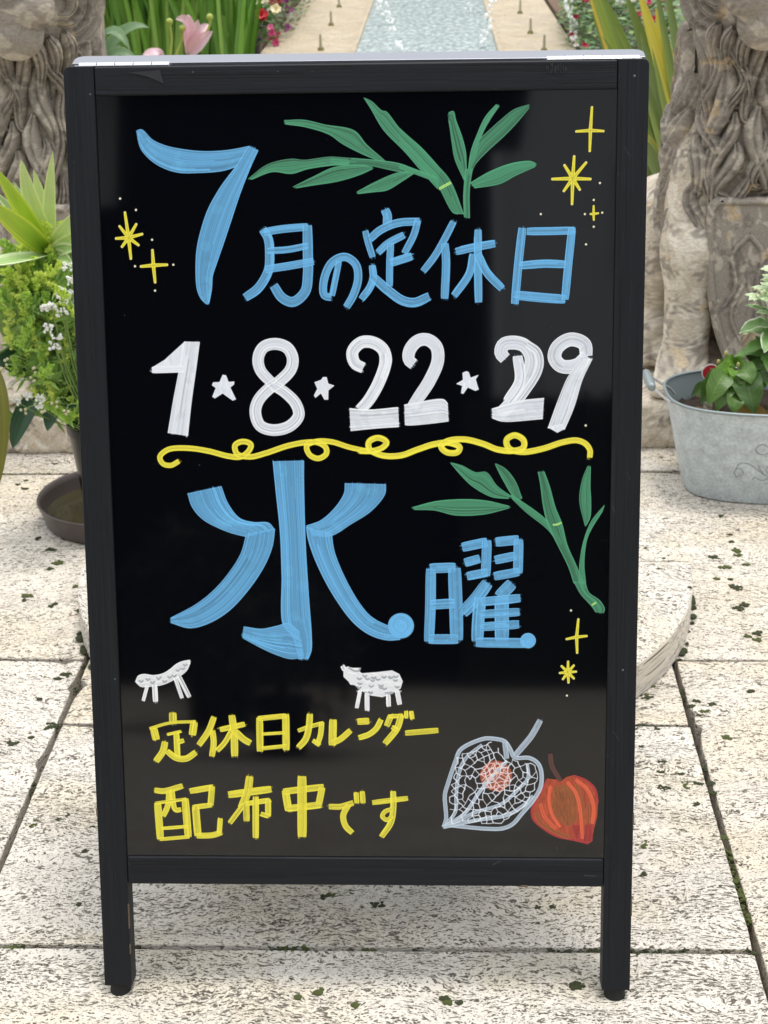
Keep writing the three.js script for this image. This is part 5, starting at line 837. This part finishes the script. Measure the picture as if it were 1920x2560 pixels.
// ---------- the water channel and its jets ----------
{
  const n = createNoise2D(rng(71)), [bc, b] = newCanvas(512, 1024), im = b.createImageData(512, 1024);
  for (let j = 0; j < 1024; j++) for (let i = 0; i < 512; i++) { const k = 128 + 60 * n(i / 30, j / 11) + 40 * n(i / 12, j / 6) + 20 * n(i / 5, j / 3), q = (j * 512 + i) * 4; im.data[q] = im.data[q + 1] = im.data[q + 2] = k; im.data[q + 3] = 255; } b.putImageData(im, 0, 0);
  const [cc, c] = newCanvas(512, 1024), ic = c.createImageData(512, 1024); for (let j = 0; j < 1024; j++) for (let i = 0; i < 512; i++) { const k = n(i / 34 + 7, j / 10) * 0.6 + n(i / 9, j / 4) * 0.5, f = smooth(-0.5, 0.9, k), q = (j * 512 + i) * 4; ic.data[q] = lerp(150, 206, f); ic.data[q + 1] = lerp(164, 213, f); ic.data[q + 2] = lerp(164, 212, f); ic.data[q + 3] = 255; } c.putImageData(ic, 0, 0);
  const g = new THREE.PlaneGeometry(0.85, 10.8, 40, 300).rotateX(-Math.PI / 2).translate(-0.047, 0.006, -9.9), p = g.attributes.position; for (let i = 0; i < p.count; i++) p.setY(i, 0.006 + 0.004 * n(p.getX(i) * 9, p.getZ(i) * 5)); g.computeVertexNormals();
  struct('water', g, phys({ map: canvasTex(cc), bumpMap: canvasTex(bc, false), bumpScale: 0.016, roughness: 0.2, ior: 1.33, specularIntensity: 0.7 }));
  const rim = []; for (const [a, bx] of [[-0.5, -0.472], [0.378, 0.405]]) rim.push(box(bx - a, 0.05, 10.8, (a + bx) / 2, -0.002, -9.9, 0.005)); rim.push(box(0.9, 0.05, 0.05, -0.047, -0.002, -4.49, 0.005));
  struct('channel_kerb', metricUV(merge(rim), 1 / TILE), wetStone);
  const R = rng(12), wm = phys({ color: 0xffffff, roughness: 0.1, ior: 1.33 });
  const jet = (label, a, h, b) => { const gs = []; for (let i = 0; i < 200; i++) { const t = R() < 0.7 ? Math.pow(R(), 2.6) : 1 - Math.pow(R(), 2), r = 0.004 + R() * 0.009; gs.push(new THREE.IcosahedronGeometry(r, 1).scale(1, 1.3, 1).translate(lerp(a[0], b[0], t) + (R() - 0.5) * 0.05, 4 * h * t * (1 - t) + 0.02 + (R() - 0.5) * 0.03, lerp(a[2], b[2], t) + (R() - 0.5) * 0.05)); } tag(stuff(mesh('water_jet', merge(gs), wm)), label, 'water jet'); };
  jet('arc of water drops falling in front of the pot of mixed flowers', [-1.242,0.000,-9.172], 0.62, [-0.2, 0, -9.2]); jet('arc of water drops over the paving beyond the pot of flowers', [-1.15, 0, -10.4], 0.75, [-0.3, 0, -10.6]); jet('thick spray of water drops by the paving edge, right of the channel', [0.875,0.000,-9.544], 0.7, [0.3, 0, -9.4]); jet('thin line of drops over the paving right of the channel', [0.98, 0, -11.2], 0.8, [0.25, 0, -11.3]);
  for (const [q, where] of [[[-0.695,0.000,-9.404], 'nearest left of the channel'], [[-0.712,0.000,-10.678], 'second left of the channel'], [[-0.725,0.000,-11.855], 'farthest left of the channel'], [[0.626,0.000,-10.088], 'in the middle of the right row'], [[0.657,0.000,-9.236], 'nearest right of the channel'], [[0.620,0.000,-11.251], 'farthest right of the channel']]) {
    const t = thing('spray_nozzle', 'short dark water nozzle on the paving, ' + where, 'water nozzle', q, 0, 'water nozzles beside the channel');
    mesh('pipe', new THREE.CylinderGeometry(0.007, 0.01, 0.095, 12).translate(0, 0.0475, 0), std({ color: 0xa8a28c, roughness: 0.6 }), t); mesh('collar', new THREE.CylinderGeometry(0.016, 0.022, 0.018, 14).translate(0, 0.009, 0), std({ color: 0x7a7648, roughness: 0.8 }), t);
  }
}

// ---------- planting beyond the lions ----------
function foliage(n, R, at, size, into = []) { // n small leaves scattered by at()
  for (let i = 0; i < n; i++) { const p = at(), a = R() * TAU, l = size * (0.6 + R() * 0.8), d = V(Math.cos(a), R() * 0.9 - 0.2, Math.sin(a)).normalize().multiplyScalar(l), s = V(-d.z, R() * 0.4 * l, d.x).multiplyScalar(0.27); const g = new THREE.BufferGeometry(); g.setAttribute('position', new THREE.Float32BufferAttribute([p.x, p.y, p.z, p.x + d.x * 0.5 + s.x, p.y + d.y * 0.6 + s.y, p.z + d.z * 0.5 + s.z, p.x + d.x, p.y + d.y, p.z + d.z, p.x, p.y, p.z, p.x + d.x, p.y + d.y, p.z + d.z, p.x + d.x * 0.5 - s.x, p.y + d.y * 0.6 - s.y, p.z + d.z * 0.5 - s.z], 3)); g.setAttribute('uv', new THREE.Float32BufferAttribute(new Array(12).fill(0), 2)); g.computeVertexNormals(); into.push(g); }
  return into;
}
const blossom = (R, r, petals = 9) => { const g = []; for (let k = 0; k < petals; k++) { const a = k / petals * TAU + R(), u = 0.2 + R() * 0.7; g.push(blade([0, 0, 0], [Math.cos(a) * r * 0.5, r * u, Math.sin(a) * r * 0.5], [Math.cos(a) * r * (1 - 0.3 * u), r * u * 0.9, Math.sin(a) * r * (1 - 0.3 * u)], r * 0.9, { n: 4, nx: 2, fold: 0.4, face: [0, 1, 0.1], shape: (t) => Math.sin(Math.PI * Math.pow(t, 0.6)) + 0.1 })); } return merge(g); };
{
  const R = rng(501);
  for (const [x0, x1] of [[-6, -1.07], [0.87, 6]]) sheet('planting_bed', x0, x1, -16, -4.52, std({ color: 0x8e7868, roughness: 1, map: slabMats[0].map }), 0.02);
  sheet('far_paving', -6, 6, -19, -16, wetStone);
  for (const [x0, x1, side] of [[-5.9, -1.12, 'left'], [1.3, 5.9, 'right']]) tag(stuff(mesh('ground_cover', merge(foliage(5200, R, () => { const x = lerp(x0, x1, R()), z = lerp(-15.8, -6.2, R()); return V(x, 0.02 + R() * 0.1, z); }, 0.1)), tinted(0x58763a))), 'low leafy ground cover over the planting bed on the ' + side, 'ground cover');
  const bh = thing('clipped_hedge', 'long clipped green hedge closing the garden far behind the water', 'hedge', [0, 0, -18.4]); stuff(mesh('foliage', merge([...foliage(9000, R, () => V((R() - 0.5) * 18, R() * 2.1, (R() - 0.5) * 1.2), 0.16), new THREE.BoxGeometry(17.6, 1.95, 0.9).translate(0, 0.975, 0)]), tinted(0x3f5a2c), bh));
  // sword-leaved flax behind the right lion
  const fx = thing('flax_plant', 'flax with long olive sword leaves edged yellow, between the board and right lion', 'plant', [0.8, 0, -4.1]), o = [0.8, 0, -4.1], S = (p) => p.map((v, i) => v - o[i]);
  const fm = [leafMat(stripes('#8fa04a', '#7c9440', ['#8aa04c', '#6c8438', '#9aad5c'], 0.06)), leafMat(stripes('#d8b43a', '#93a848', ['#a8b858', '#7e9440', '#c8c060'], 0.24)), leafMat(stripes('#e2cf4a', '#d9cc4a', ['#e6da6a', '#c9b83a'], 0.1)), leafMat(stripes('#7c9050', '#6c8446', ['#8a9c5a', '#5c743a', '#98a66a'], 0.06))];
  const fl = (base, mid, tip, w, m, oo = {}) => mesh('leaf', blade(S(base), S(mid), S(tip), w, { fold: 0.35, n: 18, nx: 4, face: [0.2, 0.1, 1], shape: (t) => t < 0.15 ? 0.7 + 2 * t : Math.pow(Math.max(0, 1 - Math.pow((t - 0.15) / 0.85, 2.2)), 0.7), ...oo }), fm[m], fx);
  const B1 = [0.78, 0.02, -4.1], B2 = [0.84, 0.02, -4.05], B3 = [0.74, 0.02, -4.2];
  fl(B3, [0.483,0.658,-4.100], [0.348,0.974,-4.000], 0.06, 1); fl(B1, [0.584,0.508,-4.000], [0.402,0.858,-3.900], 0.06, 0); fl(B2, [0.632,0.464,-3.950], [0.459,0.857,-3.800], 0.062, 3); fl(B2, [0.621,0.525,-3.900], [0.483,0.871,-3.750], 0.06, 2); fl(B1, [0.613,0.597,-3.950], [0.553,0.800,-3.900], 0.06, 2); fl(B1, [0.609,0.583,-3.850], [0.516,0.915,-3.750], 0.028, 3); fl(B2, [0.613,0.644,-3.900], [0.560,0.897,-3.850], 0.035, 3); fl(B1, [0.621,0.412,-3.850], [0.490,0.767,-3.700], 0.05, 3); fl(B1, [0.612,0.381,-3.850], [0.483,0.721,-3.700], 0.045, 3); fl(B3, [0.625,0.350,-3.850], [0.463,0.658,-3.750], 0.04, 0); fl(B2, [0.626,0.329,-3.850], [0.494,0.629,-3.750], 0.05, 0); fl(B1, [0.625,0.350,-3.850], [0.472,0.561,-3.700], 0.055, 3); fl(B3, [0.645,0.318,-3.900], [0.466,0.503,-3.700], 0.05, 3); fl(B1, [0.630,0.266,-3.850], [0.451,0.504,-3.750], 0.04, 1); fl(B2, [0.595,0.392,-3.950], [0.566,0.585,-3.900], 0.03, 0);
  fl(B1, [0.592,0.494,-3.900], [0.406,0.753,-3.750], 0.03, 0); fl(B2, [0.593,0.534,-3.850], [0.427,0.786,-3.700], 0.028, 0); fl(B1, [0.600,0.463,-3.800], [0.514,0.736,-3.650], 0.026, 0); fl(B2, [0.602,0.513,-3.800], [0.541,0.784,-3.700], 0.03, 0); fl(B1, [0.589,0.402,-3.800], [0.505,0.635,-3.650], 0.024, 0); fl(B3, [0.610,0.527,-4.200], [0.433,0.830,-4.100], 0.035, 3); fl(B2, [0.585,0.443,-3.900], [0.513,0.532,-3.700], 0.03, 1);
  fl(B2, [0.728,0.489,-4.100], [0.656,0.915,-4.100], 0.06, 0); fl(B2, [0.771,0.488,-4.100], [0.777,0.933,-4.100], 0.06, 3); fl(B1, [0.733,0.564,-4.300], [0.676,0.977,-4.400], 0.06, 0); fl(B2, [0.844,0.380,-4.100], [0.922,0.694,-4.100], 0.06, 3); fl(B3, [0.560,0.440,-4.200], [0.415,0.771,-4.100], 0.045, 3); fl(B3, [0.577,0.341,-4.200], [0.452,0.635,-4.200], 0.05, 0);

  // shrubs with red flowers, right
  const bush = (name, label, c, r, n, hex, size, fl2, flHex, fr, cat = 'shrub') => {
    const b = thing(name, label, cat, c), pick = () => { let x, y, z; do { x = R() * 2 - 1; y = R(); z = R() * 2 - 1; } while (x * x + y * y + z * z > 1 || x * x + y * y + z * z < 0.12); return V(x * r[0], y * r[1], z * r[2]); };
    const cols = [hex, new THREE.Color(hex).multiplyScalar(0.65).getHex(), new THREE.Color(hex).lerp(new THREE.Color(0xb8c46a), 0.35).getHex()];
    cols.forEach((h, i) => stuff(mesh('foliage', merge(foliage(n / 3, R, pick, size)), tinted(h, { transmission: 0.3 }), b)));
    const st = []; for (let i = 0; i < 9; i++) { const p = pick(); st.push(tube([[0, 0, 0], [p.x * 0.4, p.y * 0.6, p.z * 0.4], [p.x * 0.9, p.y * 0.9, p.z * 0.9]], 0.008, 8, 5, 0.5)); } mesh('stem', merge(st), std({ color: 0x4a4630 }), b);
    for (let i = 0; i < fl2; i++) { const p = pick(), q = Math.hypot(p.x / r[0], p.y / r[1], p.z / r[2]); p.multiplyScalar(0.98 / q); if (p.z < 0) p.z *= -0.8; const m = mesh('flower', blossom(R, fr * (0.8 + R() * 0.5)), tinted(Array.isArray(flHex) ? flHex[i % flHex.length] : flHex, { roughness: 0.7 }), b); m.position.copy(p); m.rotation.set(0.6 + R() * 0.5, R() * 6, 0); }
  };
  bush('red_flower_shrub', 'green shrub dotted with crimson flowers behind the flax', [1.62, 0.02, -7.2], [0.72, 0.62, 0.9], 6600, 0x557f3a, 0.05, 40, [0xb8183c, 0xa81430, 0xc83058], 0.032);
  bush('low_green_shrub', 'low green leafy shrub along the paving edge right of the channel', [1.06, 0.02, -9.6], [0.26, 0.42, 1.8], 4200, 0x4f7d3c, 0.045, 36, [0xc8305a, 0xb02040, 0xe8e4e0], 0.026);
  bush('pink_flower_shrub', 'pale green shrub with pink flowers low behind the board and flax', [1.25, 0.02, -5.3], [0.4, 0.34, 0.4], 2600, 0x5b8440, 0.04, 20, [0xd06a70, 0xc23a58], 0.03);
  bush('leafy_bed_plant', 'dark leafy plant behind the left lion with broad bluish leaves', [-1.62, 0.02, -6.4], [0.42, 0.5, 0.4], 1500, 0x47663c, 0.085, 4, [0xe2a8a4, 0xd8988e], 0.05);
  bush('mixed_border_plant', 'green border plant with small purple and white flowers beyond the flower pot', [-1.24, 0.02, -11.0], [0.32, 0.6, 2.2], 4200, 0x4c7436, 0.05, 60, [0x8e3a78, 0xe8e8e0, 0xb02848, 0xa85090], 0.045);

  // tall grass behind the lily
  const gr = thing('ornamental_grass', 'dense clump of tall fresh green grass blades behind the pink lily', 'grass', [-1.42, 0.02, -7.6]), gm = [tinted(0x7fb040), tinted(0x98be58), tinted(0x66963a)];
  for (let m = 0; m < 3; m++) { const list = []; for (let i = 0; i < 300; i++) { const x = (R() - 0.5) * 0.95, z = (R() - 0.5) * 0.6, h = 0.75 + R() * 0.5, a = R() * TAU, l = 0.1 + R() * 0.34; list.push(blade([x, 0, z], [x + Math.cos(a) * l * 0.25, h * 0.75, z + Math.sin(a) * l * 0.25], [x + Math.cos(a) * l, h, z + Math.sin(a) * l], 0.018 + R() * 0.014, { n: 6, nx: 2, face: [R() - 0.5, 0, 1], shape: (t) => Math.pow(1 - t, 0.5) })); } stuff(mesh('grass_blade', merge(list), gm[m], gr)); }

  // pink lily
  const ly = thing('pink_lily', 'single pale pink trumpet lily with curled petals in front of the grass', 'flower', [-0.99, 0.02, -6.0]), lo = [-0.99, 0.02, -6.0], K = (p) => p.map((v, i) => v - lo[i]);
  const lm = leafMat(leafTex((x, w, h) => { x.fillStyle = '#ecc9d2'; x.fillRect(0, 0, w, h); const r = rng(3); for (let i = 0; i < 30; i++) { x.fillStyle = r() < 0.5 ? '#dfa6b8' : '#f6e6e8'; x.globalAlpha = 0.3; x.fillRect(r() * w, 0, 1 + r() * 3, h); } }), { transmission: 0.25 });
  const lb = K([-0.963,0.430,-6.000]); const pet = (m, t, w, o2 = {}) => mesh('petal', blade(lb, K(m), K(t), w, { n: 12, nx: 6, fold: 0.7, face: [0, 0.1, 1], shape: (q) => Math.pow(Math.sin(Math.PI * Math.pow(0.06 + 0.94 * q, 0.9)), 0.7), ...o2 }), lm, ly);
  pet([-0.920,0.590,-5.980], [-0.998,0.567,-5.950], 0.05); pet([-0.923,0.503,-5.960], [-0.908,0.567,-5.940], 0.055); pet([-0.907,0.489,-5.950], [-0.853,0.524,-5.930], 0.055); pet([-0.918,0.510,-6.030], [-0.888,0.536,-6.060], 0.05); pet([-0.944,0.511,-6.020], [-0.965,0.573,-6.060], 0.05);
  mesh('stem', tube([[0, 0, 0], [lb[0] * 0.6, lb[1] * 0.5, 0], lb], 0.009, 12, 8), tinted(0x6f9040), ly);
  for (const [a, b] of [[[-1.032,0.430,-5.980], [-1.026,0.556,-5.980]], [[-1.010,0.430,-5.980], [-0.974,0.533,-5.960]], [[-0.887,0.509,-5.970], [-0.864,0.574,-5.950]]]) { const p = K(a), q = K(b); mesh('pistil', merge([tube([p, [(p[0] + q[0]) / 2 + 0.006, (p[1] + q[1]) / 2, p[2]], q], 0.006, 10, 6, 0.7), new THREE.SphereGeometry(0.013, 10, 8).translate(...q)]), tinted(0xa9b84e), ly); if (a[0] < -0.9) mesh('stem', tube([[0, 0, 0], [p[0] * 0.8, p[1] * 0.6, 0], p], 0.006, 8, 6), tinted(0x6f9040), ly); }
  const fall = K([-1.112,0.434,-5.980]); for (let i = 0; i < 3; i++) mesh('petal', blade([fall[0] + 0.05, fall[1] - 0.03, 0], [fall[0] + 0.02, fall[1] + 0.03, 0.02], [fall[0] - 0.03 + i * 0.03, fall[1] - 0.01, 0.04], 0.04, { face: [0, 0.6, 1] }), lm, ly); mesh('stem', tube([[0, 0, 0], [fall[0] * 0.7, fall[1] * 0.6, 0], [fall[0] + 0.05, fall[1] - 0.03, 0]], 0.006, 8, 6), tinted(0x6f9040), ly);

  // black pot of mixed cut flowers
  const vp = [-1.061,0.000,-8.854], vz = thing('flower_pot', 'black pot filled with red, cream and pink flowers left of the channel', 'flower pot', vp);
  mesh('pot_wall', new THREE.LatheGeometry([[0, 0], [0.05, 0], [0.066, 0.12], [0.072, 0.125], [0.072, 0.14], [0.064, 0.138], [0.05, 0.01], [0, 0.01]].map((p) => new THREE.Vector2(...p)), 36), std({ color: 0x17181a, roughness: 0.4 }), vz);
  stuff(mesh('foliage', merge(foliage(700, R, () => V((R() - 0.5) * 0.3, 0.14 + R() * 0.26, (R() - 0.5) * 0.22), 0.05)), tinted(0x55803a), vz));
  const hues = [0xc01828, 0xeee2a8, 0xf0ead0, 0xe8c8c0, 0xf2e6c0, 0xd8548a, 0xcf4478, 0xe07aa0, 0xeac0bc, 0xe4dcc0];
  const fp = [[654, 42, 0.052], [625, 28, 0.04], [640, 6, 0.04], [605, 14, 0.042], [690, 28, 0.045], [680, 85, 0.03], [690, 110, 0.03], [676, 70, 0.026], [590, 4, 0.04], [660, 2, 0.04]], tp = [[-0.959,0.287,-8.600], [-1.022,0.318,-8.600], [-0.992,0.359,-8.650], [-1.065,0.348,-8.600], [-0.878,0.316,-8.600], [-0.900,0.201,-8.550], [-0.881,0.147,-8.550], [-0.908,0.233,-8.550], [-1.104,0.365,-8.650], [-0.952,0.362,-8.700]];
  tp.forEach((e, i) => { const q = e.map((v, k) => v - vp[k]); for (let k = 0; k < 2; k++) { const m = mesh('flower', blossom(R, fp[i][2] * (0.9 - 0.25 * k), 11), tinted(hues[i], { roughness: 0.7 }), vz); m.position.set(...q); m.rotation.set(0.9, k, 0); } mesh('stem', tube([[0, 0.08, 0], [q[0] * 0.5, (q[1] + 0.1) * 0.6, q[2] * 0.5], q], 0.004, 8, 5), tinted(0x5d7d38), vz); });
  // terracotta pot half hidden by the left lion
  const tc = thing('terracotta_pot', 'pale terracotta pot half hidden behind the left lion and leaves', 'plant pot', [-1.2, 0.02, -5.3]);
  mesh('pot_wall', new THREE.LatheGeometry([[0, 0], [0.1, 0], [0.15, 0.36], [0.17, 0.37], [0.17, 0.43], [0.15, 0.43], [0.09, 0.02], [0, 0.02]].map((p) => new THREE.Vector2(...p)), 48), std({ color: 0xcf9c86, roughness: 0.85 }), tc);
  const tl = []; for (let i = 0; i < 14; i++) { const a = R() * TAU, l = 0.14 + R() * 0.14; mesh('leaf', blade([0, 0.4, 0], [Math.cos(a) * l * 0.5, 0.55 + R() * 0.15, Math.sin(a) * l * 0.5], [Math.cos(a) * l, 0.35 + R() * 0.4, Math.sin(a) * l], 0.05, { face: [0.1, 0.8, 0.6] }), leafMat(stripes('#5f7d48', '#4f7040', ['#7d985e', '#3f5e34'], 0.05)), tc); }
}

// ---------- what the gloss of the board and the stones look out on, behind the camera ----------
{
  const timber = std({ color: 0x14110e, roughness: 0.85 }), house = thing('timber_house', 'dark timber garden house behind the viewer', 'building', [-4.3, 0, 8.2]);
  for (let i = 0; i < 24; i++) mesh('wall_board', box(9.4, 0.21, 0.05, 0, 0.105 + i * 0.215, 0, 0.004), timber, house);
  mesh('wall', new THREE.BoxGeometry(9.4, 5.2, 3).translate(0, 2.6, 1.6), timber, house); mesh('roof', box(10.2, 0.25, 4.4, 0, 5.35, 1.2, 0.03), std({ color: 0x2c2d30, roughness: 0.8 }), house);
  const win = mesh('window', box(0.3, 1.1, 0.04, 1.62, 4.25, -0.035, 0.004), std({ color: 0xc8ccd0, roughness: 0.5 }), house); mesh('window_frame', merge([box(0.36, 0.04, 0.06, 1.62, 4.82, -0.04), box(0.36, 0.04, 0.06, 1.62, 3.68, -0.04)]), timber, win);
  const hall = thing('plaster_hall', 'pale plaster building behind the viewer on the right', 'building', [8.5, 0, 16]);
  mesh('wall', new THREE.BoxGeometry(15, 12, 6).translate(0, 6, 3), std({ color: 0xf0f2f6, roughness: 0.9 }), hall); for (let i = 0; i < 5; i++) for (let j = 0; j < 3; j++) mesh('window', box(1.1, 1.6, 0.1, -5.6 + i * 2.8, 2.4 + j * 3.4, -0.02, 0.01), std({ color: 0x30343a, roughness: 0.2 }), hall);
  mesh('roof', box(15.8, 0.4, 7, 0, 12.2, 3, 0.05), std({ color: 0x44464a }), hall);
  for (const [x, z, k, where] of [[-0.94, 3.3, 1, 'farther'], [-0.53, 1.95, 0.62, 'nearer']]) {
    const t = thing('shrub_tub', 'dark tub with a small clipped shrub behind the viewer, the ' + where + ' one', 'planter', [x, 0, z]); t.scale.setScalar(k);
    mesh('tub_wall', new THREE.LatheGeometry([[0, 0], [0.13, 0], [0.16, 0.3], [0.17, 0.31], [0.16, 0.33], [0.14, 0.3], [0, 0.29]].map((p) => new THREE.Vector2(...p)), 32), std({ color: 0x141416, roughness: 0.5 }), t);
    const R2 = rng(k * 100); stuff(mesh('foliage', merge(foliage(1400, R2, () => { const q = V(R2() - 0.5, R2() - 0.5, R2() - 0.5); return q.multiplyScalar(0.44 / Math.max(0.5, q.length())).add(V(0, 0.5, 0)); }, 0.06)), tinted(0x22331a), t)); mesh('trunk', new THREE.CylinderGeometry(0.02, 0.025, 0.3, 10).translate(0, 0.42, 0), std({ color: 0x3a3024 }), t);
  }
  const R = rng(5), hg = thing('clipped_hedge', 'dark clipped hedge behind the viewer on the right', 'hedge', [4.4, 0, 8.0]);
  stuff(mesh('foliage', merge([...foliage(5000, R, () => V((R() - 0.5) * 8.6, R() * 2.2, (R() - 0.5) * 0.9), 0.12), new THREE.BoxGeometry(8.5, 2.1, 0.7).translate(0, 1.05, 0)]), tinted(0x1c2a16), hg));
}

renderer.render(scene, camera);
